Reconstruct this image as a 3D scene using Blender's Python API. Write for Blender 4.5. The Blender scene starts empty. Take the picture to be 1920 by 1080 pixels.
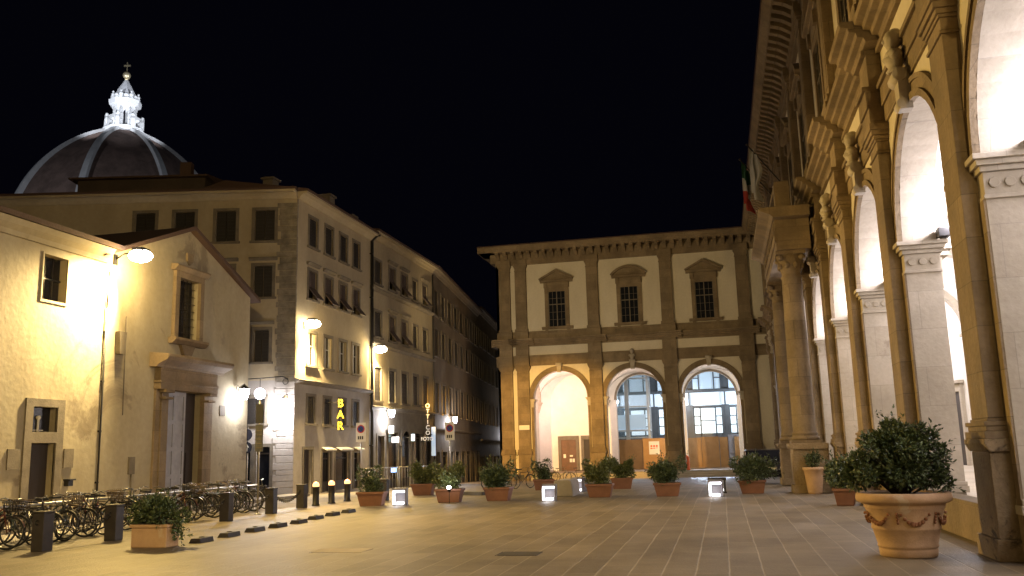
import bpy, bmesh, math, random
from mathutils import Vector, Matrix
R = math.radians
random.seed(7)
SC = bpy.context.scene
# ------------------------------------------------------------------ camera
cam = bpy.data.objects.new('camera', bpy.data.cameras.new('camera'))
SC.collection.objects.link(cam); SC.camera = cam
cam.data.sensor_width = 36; cam.data.lens = 36*1672/1920
cam.data.clip_end = 1200; cam.data.clip_start = .1
_y, _p, _r = R(12.85), R(10.3), R(1.55)
fw = Vector((-math.sin(_y)*math.cos(_p), math.cos(_y)*math.cos(_p), math.sin(_p)))
rt = Vector((math.cos(_y), math.sin(_y), 0)); up = rt.cross(fw)
r2 = rt*math.cos(_r)-up*math.sin(_r); u2 = up*math.cos(_r)+rt*math.sin(_r)
cm = Matrix((r2, u2, -fw)).transposed().to_4x4(); cm.translation = (0, 0, 1.6)
cam.matrix_world = cm
# ------------------------------------------------------------------ world: night sky
W = bpy.data.worlds.new("World"); SC.world = W; W.use_nodes = True
wn = W.node_tree; wn.nodes.clear()
wo = wn.nodes.new('ShaderNodeOutputWorld'); bg = wn.nodes.new('ShaderNodeBackground')
sky = wn.nodes.new('ShaderNodeTexSky'); sky.sky_type = 'NISHITA'; sky.sun_disc = False
sky.sun_elevation = R(-7); sky.sun_rotation = R(150)
mx = wn.nodes.new('ShaderNodeMixRGB'); mx.blend_type = 'ADD'; mx.inputs[0].default_value = 1
mx.inputs[2].default_value = (.010, .010, .024, 1)
wn.links.new(sky.outputs[0], mx.inputs[1]); wn.links.new(mx.outputs[0], bg.inputs[0])
bg.inputs[1].default_value = .1; wn.links.new(bg.outputs[0], wo.inputs[0])
SC.view_settings.view_transform = 'Standard'; SC.view_settings.look = 'None'
SC.view_settings.exposure = 0; SC.view_settings.gamma = 1
SC.render.engine = 'CYCLES'; SC.cycles.use_denoising = True
SC.cycles.max_bounces = 5; SC.cycles.diffuse_bounces = 3; SC.cycles.caustics_reflective = False
SC.cycles.caustics_refractive = False; SC.cycles.sample_clamp_indirect = 4

# ------------------------------------------------------------------ materials
MATS = {}
def _mat(name):
    m = bpy.data.materials.new(name); m.use_nodes = True
    return m, m.node_tree, m.node_tree.nodes['Principled BSDF']
def mat(name, col, rough=.85, var=.25, scale=1.5, bump=.15, col2=None, metal=0, stain=None, fine=14., streak=0, joints=None):
    """weathered surface: two scales of noise tint, optional stain colour, bump"""
    if name in MATS: return MATS[name]
    m, nt, b = _mat(name); N = nt.nodes; L = nt.links
    tc = N.new('ShaderNodeNewGeometry')
    n1 = N.new('ShaderNodeTexNoise'); n1.inputs['Scale'].default_value = scale; n1.inputs['Detail'].default_value = 6
    n1.inputs['Roughness'].default_value = .65
    if streak:
        mp = N.new('ShaderNodeMapping'); mp.inputs['Scale'].default_value = (1, 1, 1/streak)
        L.new(tc.outputs['Position'], mp.inputs[0]); L.new(mp.outputs[0], n1.inputs[0])
    else: L.new(tc.outputs['Position'], n1.inputs[0])
    n2 = N.new('ShaderNodeTexNoise'); n2.inputs['Scale'].default_value = scale*fine; n2.inputs['Detail'].default_value = 4
    L.new(tc.outputs['Position'], n2.inputs[0])
    c2 = col2 or tuple(c*(1-var*1.6) for c in col)
    r = N.new('ShaderNodeValToRGB'); r.color_ramp.elements[0].position = .36; r.color_ramp.elements[1].position = .62
    r.color_ramp.elements[0].color = (*c2, 1); r.color_ramp.elements[1].color = (*col, 1)
    L.new(n1.outputs[0], r.inputs[0])
    mm = N.new('ShaderNodeMixRGB'); mm.blend_type = 'MULTIPLY'; mm.inputs[0].default_value = min(1, var*2)
    rr = N.new('ShaderNodeValToRGB'); rr.color_ramp.elements[0].position = .3; rr.color_ramp.elements[1].position = .7
    rr.color_ramp.elements[0].color = (.72, .7, .68, 1); rr.color_ramp.elements[1].color = (1, 1, 1, 1)
    L.new(n2.outputs[0], rr.inputs[0]); L.new(r.outputs[0], mm.inputs[1]); L.new(rr.outputs[0], mm.inputs[2])
    out = mm.outputs[0]
    if stain:
        n3 = N.new('ShaderNodeTexNoise'); n3.inputs['Scale'].default_value = scale*.6; n3.inputs['Detail'].default_value = 8
        n3.inputs['Roughness'].default_value = .7; n3.inputs['Distortion'].default_value = .6
        L.new(tc.outputs['Position'], n3.inputs[0])
        r3 = N.new('ShaderNodeValToRGB'); r3.color_ramp.elements[0].position = stain[1]; r3.color_ramp.elements[1].position = stain[1]+.05
        L.new(n3.outputs[0], r3.inputs[0])
        m3 = N.new('ShaderNodeMixRGB'); L.new(r3.outputs[0], m3.inputs[0]); L.new(out, m3.inputs[1]); m3.inputs[2].default_value = (*stain[0], 1)
        out = m3.outputs[0]
    jf = None
    if joints:      # coursed blocks: faint darker joints and a tone per block
        sp = N.new('ShaderNodeSeparateXYZ'); L.new(tc.outputs['Position'], sp.inputs[0]); sm_ = N.new('ShaderNodeMath'); L.new(sp.outputs['X'], sm_.inputs[0]); L.new(sp.outputs['Y'], sm_.inputs[1])
        cb = N.new('ShaderNodeCombineXYZ'); L.new(sm_.outputs[0], cb.inputs[0]); L.new(sp.outputs['Z'], cb.inputs[1])
        bt = N.new('ShaderNodeTexBrick'); bt.inputs['Scale'].default_value = 1; bt.inputs['Brick Width'].default_value = joints[0]; bt.inputs['Row Height'].default_value = joints[1]
        bt.inputs['Mortar Size'].default_value = .007; bt.inputs['Mortar Smooth'].default_value = .5
        k_ = 1-joints[2]; bt.inputs['Color1'].default_value = (1, 1, 1, 1); bt.inputs['Color2'].default_value = (k_, k_*.98, k_*.95, 1); q_ = max(0, 1-joints[2]*2.2); bt.inputs['Mortar'].default_value = (q_, q_, q_, 1)
        L.new(cb.outputs[0], bt.inputs[0]); m4 = N.new('ShaderNodeMixRGB'); m4.blend_type = 'MULTIPLY'; m4.inputs[0].default_value = 1; L.new(out, m4.inputs[1]); L.new(bt.outputs[0], m4.inputs[2]); out = m4.outputs[0]
    L.new(out, b.inputs['Base Color'])
    b.inputs['Roughness'].default_value = rough; b.inputs['Metallic'].default_value = metal
    if bump:
        bp = N.new('ShaderNodeBump'); bp.inputs['Strength'].default_value = bump; bp.inputs['Distance'].default_value = .03
        ad = N.new('ShaderNodeMath'); ad.operation = 'ADD'; L.new(n1.outputs[0], ad.inputs[0]); L.new(n2.outputs[0], ad.inputs[1])
        L.new(ad.outputs[0], bp.inputs['Height']); L.new(bp.outputs[0], b.inputs['Normal'])
    MATS[name] = m; return m
def emit(name, col, s):
    if name in MATS: return MATS[name]
    m, nt, b = _mat(name)
    b.inputs['Base Color'].default_value = (*col, 1); b.inputs['Emission Color'].default_value = (*col, 1)
    b.inputs['Emission Strength'].default_value = s; MATS[name] = m; return m
def blocks(name, col, mort, bw, bh, rot=(0, 0, 0), msize=.012, rough=.8, var=.3, bump=.4, axes='world', dirt=.5):
    """coursed stone / paving: brick texture on world position (axes: permutation) + noise"""
    m, nt, b = _mat(name); N = nt.nodes; L = nt.links
    g = N.new('ShaderNodeNewGeometry'); sp = N.new('ShaderNodeSeparateXYZ'); cb = N.new('ShaderNodeCombineXYZ')
    L.new(g.outputs['Position'], sp.inputs[0])
    a = {'floor': ('Y', 'X'), 'wallY': ('Y', 'Z'), 'wallX': ('X', 'Z')}[axes]
    nz = N.new('ShaderNodeTexNoise'); nz.inputs['Scale'].default_value = .8
    L.new(g.outputs['Position'], nz.inputs[0])
    def wob(sock, k):
        q = N.new('ShaderNodeMath'); q.operation = 'MULTIPLY_ADD'; L.new(nz.outputs[0], q.inputs[0]); q.inputs[1].default_value = k
        L.new(sock, q.inputs[2]); return q.outputs[0]
    L.new(wob(sp.outputs[a[0]], .06), cb.inputs[0]); L.new(wob(sp.outputs[a[1]], .04), cb.inputs[1])
    bt = N.new('ShaderNodeTexBrick'); bt.inputs['Scale'].default_value = 1; bt.inputs['Brick Width'].default_value = bw
    bt.inputs['Row Height'].default_value = bh; bt.inputs['Mortar Size'].default_value = msize
    bt.inputs['Mortar Smooth'].default_value = .4; bt.inputs['Bias'].default_value = 0
    bt.inputs['Color1'].default_value = (*col, 1); bt.inputs['Color2'].default_value = (*[c*(1-var) for c in col], 1)
    bt.inputs['Mortar'].default_value = (*mort, 1); L.new(cb.outputs[0], bt.inputs[0])
    n = N.new('ShaderNodeTexNoise'); n.inputs['Scale'].default_value = .55; n.inputs['Detail'].default_value = 9; n.inputs['Roughness'].default_value = .7
    L.new(g.outputs['Position'], n.inputs[0])
    rr = N.new('ShaderNodeValToRGB'); rr.color_ramp.elements[0].position = .35; rr.color_ramp.elements[1].position = .65
    rr.color_ramp.elements[0].color = (1-dirt, 1-dirt, 1-dirt, 1)
    L.new(n.outputs[0], rr.inputs[0])
    mm = N.new('ShaderNodeMixRGB'); mm.blend_type = 'MULTIPLY'; mm.inputs[0].default_value = 1
    L.new(bt.outputs[0], mm.inputs[1]); L.new(rr.outputs[0], mm.inputs[2]); L.new(mm.outputs[0], b.inputs['Base Color'])
    b.inputs['Roughness'].default_value = rough
    n2 = N.new('ShaderNodeTexNoise'); n2.inputs['Scale'].default_value = 25; n2.inputs['Detail'].default_value = 5
    L.new(g.outputs['Position'], n2.inputs[0])
    ad = N.new('ShaderNodeMath'); ad.operation = 'MULTIPLY_ADD'; L.new(bt.outputs['Fac'], ad.inputs[0]); ad.inputs[1].default_value = -1; L.new(n2.outputs[0], ad.inputs[2])
    bp = N.new('ShaderNodeBump'); bp.inputs['Strength'].default_value = bump; bp.inputs['Distance'].default_value = .02
    L.new(ad.outputs[0], bp.inputs['Height']); L.new(bp.outputs[0], b.inputs['Normal'])
    MATS[name] = m; return m

PLASTER = mat('cream_plaster', (.68, .61, .47), var=.14, scale=.5, bump=.1, streak=2.5, col2=(.60, .53, .40))
JAMB = mat('pale_dressed_stone', (.52, .46, .37), var=.16, scale=.9, bump=.2, col2=(.42, .37, .29), joints=(1.4, .74, .12), stain=((.36, .31, .24), .62))
STONE = mat('brown_sandstone', (.30, .225, .135), var=.3, scale=1.1, bump=.35, col2=(.20, .15, .09), streak=1.5, joints=(1.3, .62, .22))
STONED = mat('weathered_sandstone', (.31, .24, .15), var=.35, scale=1.6, bump=.6, col2=(.22, .16, .09), stain=((.06, .042, .026), .60))
WHITE = mat('white_vault_plaster', (.78, .75, .70), var=.06, scale=.7, bump=.08, col2=(.68, .65, .60))
CHURCH = mat('yellowish_church_plaster', (.39, .34, .23), var=.2, scale=.45, bump=.25, col2=(.29, .245, .155), stain=((.21, .17, .11), .58), streak=2.2)
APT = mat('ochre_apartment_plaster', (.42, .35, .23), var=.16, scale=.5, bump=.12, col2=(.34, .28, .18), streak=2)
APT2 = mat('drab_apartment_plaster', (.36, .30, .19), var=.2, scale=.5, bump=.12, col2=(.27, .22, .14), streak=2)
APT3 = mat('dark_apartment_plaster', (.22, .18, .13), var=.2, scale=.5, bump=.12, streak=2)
GROUNDFL = mat('grey_ground_floor_render', (.40, .36, .31), var=.15, scale=.7, bump=.15)
SURR = mat('grey_stone_surround', (.19, .16, .115), var=.2, scale=2, bump=.2)
QUOIN = mat('rough_grey_quoin_stone', (.27, .23, .165), var=.3, scale=2.2, bump=.6)
SHUT = mat('dark_brown_shutter', (.022, .017, .012), rough=.6, var=.15, scale=4, bump=.05)
SHUTP = mat('mauve_faded_shutter', (.075, .052, .042), rough=.6, var=.15, scale=4, bump=.05)
ROOF = mat('old_roof_tile', (.085, .05, .035), var=.3, scale=1.5, bump=.5, col2=(.08, .045, .03))
DARK = mat('dark_iron', (.03, .028, .026), rough=.5, var=.1, scale=6, bump=.05, metal=.4)
BOLL = mat('dark_grey_painted_metal', (.04, .033, .03), rough=.6, var=.2, scale=5, bump=.1)
STEEL = mat('galvanised_steel', (.45, .44, .42), rough=.4, var=.1, scale=6, bump=.02, metal=.8)
CHROME = mat('bright_bicycle_metal', (.16, .155, .145), rough=.3, var=.03, scale=8, bump=0, metal=1)
RUBBER = mat('black_rubber', (.02, .02, .02), rough=.8, var=.1, scale=8, bump=.05)
TERRA = mat('aged_terracotta', (.50, .33, .19), var=.14, scale=3, bump=.15, col2=(.42, .27, .16), stain=((.50, .38, .26), .58))
TERRA2 = mat('brown_plastic_trough', (.22, .10, .06), rough=.6, var=.12, scale=4, bump=.05)
SOIL = mat('dark_soil', (.045, .03, .02), var=.3, scale=12, bump=.6)
WOODD = mat('dark_door_wood', (.03, .02, .013), rough=.6, var=.25, scale=3, bump=.15, streak=6)
GREYDOOR = mat('grey_blue_door_paint', (.34, .35, .40), rough=.6, var=.12, scale=4, bump=.08)
REDWOOD = mat('red_brown_door', (.12, .045, .025), rough=.5, var=.2, scale=3, bump=.1)
PLY = mat('brown_plywood_hoarding', (.42, .24, .09), rough=.75, var=.12, scale=1.2, bump=.05, col2=(.34, .19, .07))
MARBLE = mat('white_marble', (.70, .70, .68), var=.12, scale=.4, bump=.1)
DOMET = mat('dome_brick_tile', (.27, .18, .14), var=.25, scale=.35, bump=.3, fine=9)
BLACKG = mat('dark_window_glass', (.015, .016, .02), rough=.12, var=.1, scale=2, bump=0)
SIGNW = mat('sign_white_sheet', (.72, .70, .62), rough=.5, var=.05, scale=3, bump=0)
SIGNK = mat('sign_black_sheet', (.03, .03, .032), rough=.5, var=.05, scale=3, bump=0)
SIGNR = mat('sign_orange_red', (.6, .12, .04), rough=.5, var=.05, scale=3, bump=0)
PAVE = blocks('worn_paving_slabs', (.25, .205, .145), (.32, .27, .195), 1.5, .42, msize=.014, axes='floor', var=.3, bump=.5, dirt=.42, rough=.55)
LANE = blocks('street_paving', (.30, .27, .23), (.15, .13, .11), .6, .35, msize=.012, axes='floor', var=.2, bump=.35, dirt=.3)

# ------------------------------------------------------------------ mesh helpers
def ident(s, n, z): return Vector((s, n, z))
class Frame:
    """facade frame: s along the wall, n outwards, z up"""
    def __init__(self, p, d):
        self.p = Vector((p[0], p[1], 0)); self.d = Vector((d[0], d[1], 0)).normalized()
        self.n = None
    def out(self, n): self.n = Vector((n[0], n[1], 0)).normalized(); return self
    def __call__(self, s, n, z): return self.p + self.d*s + self.n*n + Vector((0, 0, z))
class MB:
    def __init__(self, M=ident): self.v = []; self.f = []; self.mi = []; self.M = M; self.cur = 0; self.sm = []; self.smooth = False
    def vt(self, s, n, z): self.v.append(tuple(self.M(s, n, z))); return len(self.v)-1
    def face(self, idx): self.f.append(idx); self.mi.append(self.cur); self.sm.append(self.smooth)
    def quad(self, *ps): self.face([self.vt(*p) for p in ps])
    poly = quad
    def box(self, a, b, c, d, e, f):
        if a > b: a, b = b, a
        if c > d: c, d = d, c
        if e > f: e, f = f, e
        i = [self.vt(x, y, z) for x in (a, b) for y in (c, d) for z in (e, f)]
        for q in ((0, 1, 3, 2), (4, 6, 7, 5), (0, 4, 5, 1), (2, 3, 7, 6), (0, 2, 6, 4), (1, 5, 7, 3)): self.face([i[k] for k in q])
        return self
    def prism(self, pts, off):
        """polygon pts (3d local) extruded by off"""
        n = len(pts); a = [self.vt(*p) for p in pts]; b = [self.vt(p[0]+off[0], p[1]+off[1], p[2]+off[2]) for p in pts]
        self.face(a[::-1]); self.face(b)
        for i in range(n): j = (i+1) % n; self.face([a[i], a[j], b[j], b[i]])
        return self
    def profile(self, s0, s1, pts, cap=True):
        """moulding: (n,z) profile polygon swept from s0 to s1"""
        return self.prism([(s0, p[0], p[1]) for p in pts], (s1-s0, 0, 0))
    def ring(self, c, z, r0, r1, n0, n1, a0=0, a1=180, k=24):
        """flat arc band in the s-z plane, between n0 and n1"""
        def pt(r, a, n): return (c+r*math.cos(a), n, z+r*math.sin(a))
        A = [R(a0+(a1-a0)*i/k) for i in range(k+1)]
        g = [[self.vt(*pt(r, a, n)) for (r, n) in ((r0, n0), (r0, n1), (r1, n1), (r1, n0))] for a in A]
        for i in range(k):
            for j in range(4): self.face([g[i][j], g[i+1][j], g[i+1][(j+1) % 4], g[i][(j+1) % 4]])
        self.face(g[0]); self.face(g[-1][::-1]); return self
    def lathe(self, prof, c, k=20, sq=False, sm=True):
        old = self.smooth; self.smooth = sm
        rows = []
        for r, z in prof: rows.append([self.vt(c[0]+r*math.cos(2*math.pi*(i+(.5 if sq else 0))/k), c[1]+r*math.sin(2*math.pi*(i+(.5 if sq else 0))/k), c[2]+z) for i in range(k)])
        for a, b in zip(rows, rows[1:]):
            for i in range(k): self.face([a[i], a[(i+1) % k], b[(i+1) % k], b[i]])
        self.smooth = False; self.face(rows[0][::-1]); self.face(rows[-1]); self.smooth = old; return self
    def tube(self, p, q, r, k=7, r2=None):
        p = Vector(p); q = Vector(q); d = (q-p)
        if d.length < 1e-6: return self
        d.normalize(); a = d.orthogonal().normalized(); b = d.cross(a); r2 = r if r2 is None else r2
        A = [self.vt(*(p+(a*math.cos(2*math.pi*i/k)+b*math.sin(2*math.pi*i/k))*r)) for i in range(k)]
        B = [self.vt(*(q+(a*math.cos(2*math.pi*i/k)+b*math.sin(2*math.pi*i/k))*r2)) for i in range(k)]
        old = self.smooth; self.smooth = True
        for i in range(k): self.face([A[i], A[(i+1) % k], B[(i+1) % k], B[i]])
        self.smooth = False; self.face(A[::-1]); self.face(B); self.smooth = old; return self
    def path(self, pts, r, k=7):
        for a, b in zip(pts, pts[1:]): self.tube(a, b, r, k)
        return self
    def torus(self, c, Rr, r, axis='y', k=28, m=7, squash=1):
        old = self.smooth; self.smooth = True; g = []
        for i in range(k):
            a = 2*math.pi*i/k; row = []
            for j in range(m):
                b = 2*math.pi*j/m; rr = Rr+r*math.cos(b); h = r*math.sin(b)*squash
                if axis == 'y': row.append(self.vt(c[0]+rr*math.cos(a), c[1]+h, c[2]+rr*math.sin(a)))
                elif axis == 'x': row.append(self.vt(c[0]+h, c[1]+rr*math.cos(a), c[2]+rr*math.sin(a)))
                else: row.append(self.vt(c[0]+rr*math.cos(a), c[1]+rr*math.sin(a), c[2]+h))
            g.append(row)
        for i in range(k):
            for j in range(m): self.face([g[i][j], g[(i+1) % k][j], g[(i+1) % k][(j+1) % m], g[i][(j+1) % m]])
        self.smooth = old; return self
    def ball(self, c, r, sx=1, sy=1, sz=1, k=12, m=8):
        old = self.smooth; self.smooth = True; rows = []
        for j in range(m+1):
            t = math.pi*j/m; rows.append([self.vt(c[0]+sx*r*math.sin(t)*math.cos(2*math.pi*i/k), c[1]+sy*r*math.sin(t)*math.sin(2*math.pi*i/k), c[2]-sz*r*math.cos(t)) for i in range(k)])
        for a, b in zip(rows, rows[1:]):
            for i in range(k): self.face([a[i], a[(i+1) % k], b[(i+1) % k], b[i]])
        self.smooth = old; return self
    def build(self, name, mats, parent=None, bevel=0, origin=None, fix=True, label=None):
        if not isinstance(mats, (list, tuple)): mats = [mats]
        me = bpy.data.meshes.new(name); o0 = Vector(origin) if origin is not None else Vector((0, 0, 0))
        if parent is not None and origin is None: o0 = parent.location.copy() if parent.parent is None else parent.get('_o', Vector((0,0,0)))
        if parent is not None: o0 = Vector(parent['_o'])
        me.from_pydata([tuple(Vector(v)-o0) for v in self.v], [], self.f)
        for m in mats: me.materials.append(m)
        me.polygons.foreach_set('material_index', self.mi); me.polygons.foreach_set('use_smooth', self.sm)
        if fix:
            bm = bmesh.new(); bm.from_mesh(me); bmesh.ops.remove_doubles(bm, verts=bm.verts, dist=1e-5)
            bmesh.ops.recalc_face_normals(bm, faces=bm.faces); bm.to_mesh(me); bm.free()
        o = bpy.data.objects.new(name, me); SC.collection.objects.link(o)
        if parent is not None: o.parent = parent
        else: o.location = o0
        o['_o'] = list(o0)
        if label: o['label'] = label
        if bevel:
            bv = o.modifiers.new('bevel', 'BEVEL'); bv.width = bevel; bv.segments = 2; bv.limit_method = 'ANGLE'; bv.angle_limit = R(40)
        return o
def tag(o, label=None, cat=None, group=None, kind=None):
    if label: o['label'] = label
    if cat: o['category'] = cat
    if group: o['group'] = group
    if kind: o['kind'] = kind
    return o
def thing(name, loc, label, cat, group=None, rz=0):
    o = bpy.data.objects.new(name, None); SC.collection.objects.link(o)
    o.empty_display_size = .1; o.location = loc; o['_o'] = list(loc); o.rotation_euler = (0, 0, rz)
    return tag(o, label, cat, group)
def proto(name, label=None, cat=None, group=None): return thing(name, (0, 0, 0), label, cat, group)
KIDS = {}
def kids(o):
    return [c for c in SC.collection.objects if c.parent == o]
def dup(o, loc=None, rz=None, label=None, parent=None):
    c = o.copy(); SC.collection.objects.link(c)
    if parent is not None: c.parent = parent
    if loc is not None: c.location = loc
    if rz is not None: c.rotation_euler = (0, 0, rz)
    if label: c['label'] = label
    for k in kids(o): dup(k, parent=c)
    return c
def first_or_dup(store, key, maker, loc, rz, label):
    if key not in store:
        o = maker(); store[key] = o; o.location = loc; o.rotation_euler = (0, 0, rz); o['label'] = label; return o
    return dup(store[key], loc, rz, label)
def text(name, body, m, loc, rot, size, parent=None, ext=.01, align='CENTER', spacing=1, vertical=False):
    cu = bpy.data.curves.new(name, 'FONT'); cu.body = '\n'.join(body) if vertical else body
    cu.size = size; cu.extrude = ext; cu.align_x = align; cu.align_y = 'CENTER'; cu.space_line = spacing; cu.offset = size*.012
    cu.materials.append(m); o = bpy.data.objects.new(name, cu); SC.collection.objects.link(o)
    me = bpy.data.meshes.new_from_object(o); bpy.data.objects.remove(o); o = bpy.data.objects.new(name, me); SC.collection.objects.link(o)
    if parent is not None: o.parent = parent; o.location = Vector(loc)-Vector(parent['_o'])
    else: o.location = loc
    o.rotation_euler = rot; return o
def lamp(kind, loc, energy, col, size=.1, parent=None, rot=None, spot=None, blend=.5, aim=None, name='lamp_light'):
    l = bpy.data.lights.new(name, kind); l.energy = energy; l.color = col
    if kind == 'AREA': l.size = size
    else: l.shadow_soft_size = size
    if spot: l.spot_size = R(spot); l.spot_blend = blend
    o = bpy.data.objects.new(name, l); SC.collection.objects.link(o)
    p0 = Vector(parent['_o']) if parent is not None else Vector((0, 0, 0))
    if parent is not None: o.parent = parent
    o.location = Vector(loc)-p0
    if aim is not None: o.rotation_euler = (Vector(aim)-Vector(loc)).to_track_quat('-Z', 'Y').to_euler()
    return o
def G(y):
    return 0 if y < 35 else -(y-35)*.0215

# ------------------------------------------------------------------ ground
g = MB()
ys = [-60, 0, 35, 68, 110, 160, 420]
for a, b in zip(ys, ys[1:]):
    for xa, xb in ((-300, -60), (-60, 60), (60, 300)):
        g.quad((xa, a, G(min(a, 110))), (xb, a, G(min(a, 110))), (xb, b, G(min(b, 110))), (xa, b, G(min(b, 110))))
tag(g.build('ground', PAVE), kind='structure')
g = MB()
for a, b in ((-30, 35), (35, 68), (68, 95)):
    x0 = [-16.1, -16.1]; x1 = [-13.5, -13.5]
    if a >= 68: x0 = [-18.3, -21.5]; x1 = [-17.6, -18.5]
    if b == 68: x0[1] = -18.0; x1[1] = -17.2
    g.quad((x0[0], a, G(a)+.004), (x1[0], a, G(a)+.004), (x1[1], b, G(b)+.004), (x0[1], b, G(b)+.004))
tag(g.build('street', LANE), kind='structure')
# pavement with a real kerb against the church and the houses
g = MB(); g.box(-17, -16.1, -30, 33.5, -.2, .12)
tag(g.build('pavement', LANE, bevel=.01), kind='structure')

# ------------------------------------------------------------------ the arcaded facade system (hospital loggia)
ZS, RA, ZC = 5.42, 2.1, 10.1        # springing, arch radius, first cornice top
def prof_cornice(z0, z1, out, steps=4, n0=0):
    pts = [(n0-.05, z0)]
    for i in range(steps):
        n = n0+out*((i+1)/steps)**1.2; za = z0+(z1-z0)*i/steps; zb = z0+(z1-z0)*(i+.75)/steps
        pts += [(n-.02 if i else n*.6+n0*.4, za), (n, zb)]
    pts += [(n0+out, z1), (n0-.05, z1)]
    return pts
def arcade_wall(M, parent, s0, s1, arcs, zb, zt, n0=0, th=.64, r=RA, mats=(PLASTER, JAMB), zs=ZS, k=20):
    """wall pierced by round arches: faces, soffits and jambs"""
    b = MB(M)
    for side, n in ((0, n0), (1, n0-th)):
        x = s0
        for c in arcs+[None]:
            e = c-r if c is not None else s1
            b.quad((x, n, zb), (e, n, zb), (e, n, zt), (x, n, zt))
            if c is None: break
            P = [(c-r*math.cos(math.pi*i/k), zs+r*math.sin(math.pi*i/k)) for i in range(k+1)]
            for p, q in zip(P, P[1:]): b.quad((p[0], n, p[1]), (q[0], n, q[1]), (q[0], n, zt), (p[0], n, zt))
            x = c+r
    b.cur = 1
    for c in arcs:
        P = [(c-r, zb)]+[(c-r*math.cos(math.pi*i/k), zs+r*math.sin(math.pi*i/k)) for i in range(k+1)]+[(c+r, zb)]
        for p, q in zip(P, P[1:]): b.quad((p[0], n0, p[1]), (q[0], n0, q[1]), (q[0], n0-th, q[1]), (p[0], n0-th, p[1]))
    for s in (s0, s1): b.quad((s, n0, zb), (s, n0-th, zb), (s, n0-th, zt), (s, n0, zt))
    return b.build('wall', list(mats), parent, fix=False)
def bust(b, s, n, z, k=1.):
    b.ball((s, n, z+.62*k), .15*k, 1, 1.05, 1.25, 10, 8)
    b.ball((s, n+.02, z+.47*k), .09*k, 1, 1, 1.2, 8, 6)
    b.ball((s, n, z+.30*k), .24*k, 1.15, .7, .55, 10, 8); b.lathe([(.10*k, .05*k), (.13*k, .12*k), (.2*k, .26*k)], (s, n, z), 10)
    b.ball((s, n-.05*k, z+.66*k), .16*k, 1, 1, 1.1, 8, 6)
    b.lathe([(.13*k, 0), (.16*k, .04*k), (.1*k, .1*k), (.14*k, .2*k)], (s, n, z-.02), 10)
    b.ball((s, n+.15*k, z+.6*k), .035*k, 1, 1, 1.3, 6, 5)
def pilaster(M, parent, c, w, zb, zt, pn=.24, ped=1.58, mat_=STONE, broken=False):
    b = MB(M); h = w/2
    b.cur = 1
    b.box(c-h-.09, c+h+.09, -.05, pn+.09, zb, zb+.28); b.box(c-h-.03, c+h+.03, -.05, pn+.04, zb+.28, zb+ped-.17)
    b.profile(c-h-.10, c+h+.10, [(-.05, zb+ped-.17), (pn+.05, zb+ped-.17), (pn+.11, zb+ped-.06), (pn+.11, zb+ped), (-.05, zb+ped)])
    z = zb+ped; b.cur = 0
    for i, (o, hh) in enumerate(((.09, .10), (.05, .07), (.075, .06), (.02, .04))):
        b.box(c-h-o, c+h+o, -.05, pn+o, z, z+hh); z += hh
    b.box(c-h, c+h, -.05, pn, z, zt-.62)
    z = zt-.62
    for o, hh in ((.03, .05), (0, .2), (.03, .05), (.06, .08), (.10, .10), (.13, .14)):
        b.box(c-h-o, c+h+o, -.05, pn+o, z, z+hh); z += hh
    o = b.build('pilaster', [STONE, mat_], parent, bevel=.012)
    return o
def upper_window(M, parent, c, z0, z1, w, ped):
    """stone framed window with pediment"""
    h = w/2; f = MB(M)
    f.box(c-h-.28, c-h, 0, .12, z0, z1); f.box(c+h, c+h+.28, 0, .12, z0, z1); f.box(c-h-.28, c+h+.28, 0, .12, z1, z1+.3)
    f.box(c-h-.34, c+h+.34, .0, .14, z1+.3, z1+.72)                                  # frieze
    f.profile(c-h-.62, c+h+.62, prof_cornice(z1+.72, z1+.92, .34, 3))
    f.box(c-h-.30, c-h-.05, .12, .24, z1+.30, z1+.72); f.box(c+h+.05, c+h+.30, .12, .24, z1+.30, z1+.72)
    W2 = h+.6; zp = z1+.92
    if ped == 'tri':
        f.prism([(c-W2, -.02, zp), (c+W2, -.02, zp), (c, -.02, zp+.72)], (0, .14, 0))
        for sg in (-1, 1):
            f.prism([(c+sg*(W2+.04), -.02, zp), (c, -.02, zp+.66), (c, -.02, zp+.84), (c+sg*(W2+.10), -.02, zp+.12)], (0, .36, 0))
    else:
        rr = (W2*W2+.62*.62)/(2*.62); a = math.degrees(math.asin(W2/rr))
        f.ring(c, zp+.62-rr, rr-.04, rr+.14, -.02, .34, 90-a, 90+a, 14)
        pts = [(c+rr*math.cos(R(90-a+2*a*i/12)), -.02, zp+.6-rr+rr*math.sin(R(90-a+2*a*i/12))) for i in range(13)]
        f.prism(pts, (0, .14, 0))
    win = f.build('window', STONE, parent, bevel=.01)
    s = MB(M); s.profile(c-h-.55, c+h+.55, [(-.02, z0-.22), (.12, z0-.22), (.26, z0-.08), (.26, z0), (-.02, z0)])
    s.box(c-h-.3, c-h-.08, 0, .16, z0-.5, z0-.22); s.box(c+h+.08, c+h+.3, 0, .16, z0-.5, z0-.22)
    s.build('sill', STONE, win)
    p = MB(M); p.box(c-h, c+h, .005, .02, z0, z1); p.build('pane', BLACKG, win)
    q = MB(M)
    q.box(c-.035, c+.035, .02, .07, z0, z1); q.box(c-h, c+h, .02, .065, z0+(z1-z0)*.62, z0+(z1-z0)*.62+.07)
    for sg in (-1, 1):
        q.box(c+sg*h, c+sg*(h-.05), .02, .06, z0, z1)
        q.box(c+sg*h*.5-.012, c+sg*h*.5+.012, .02, .045, z0, z1)
    for zz in (.2, .41, .8): q.box(c-h, c+h, .02, .042, z0+(z1-z0)*zz, z0+(z1-z0)*zz+.02)
    q.build('mullion', SURR, win)
    return win
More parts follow.
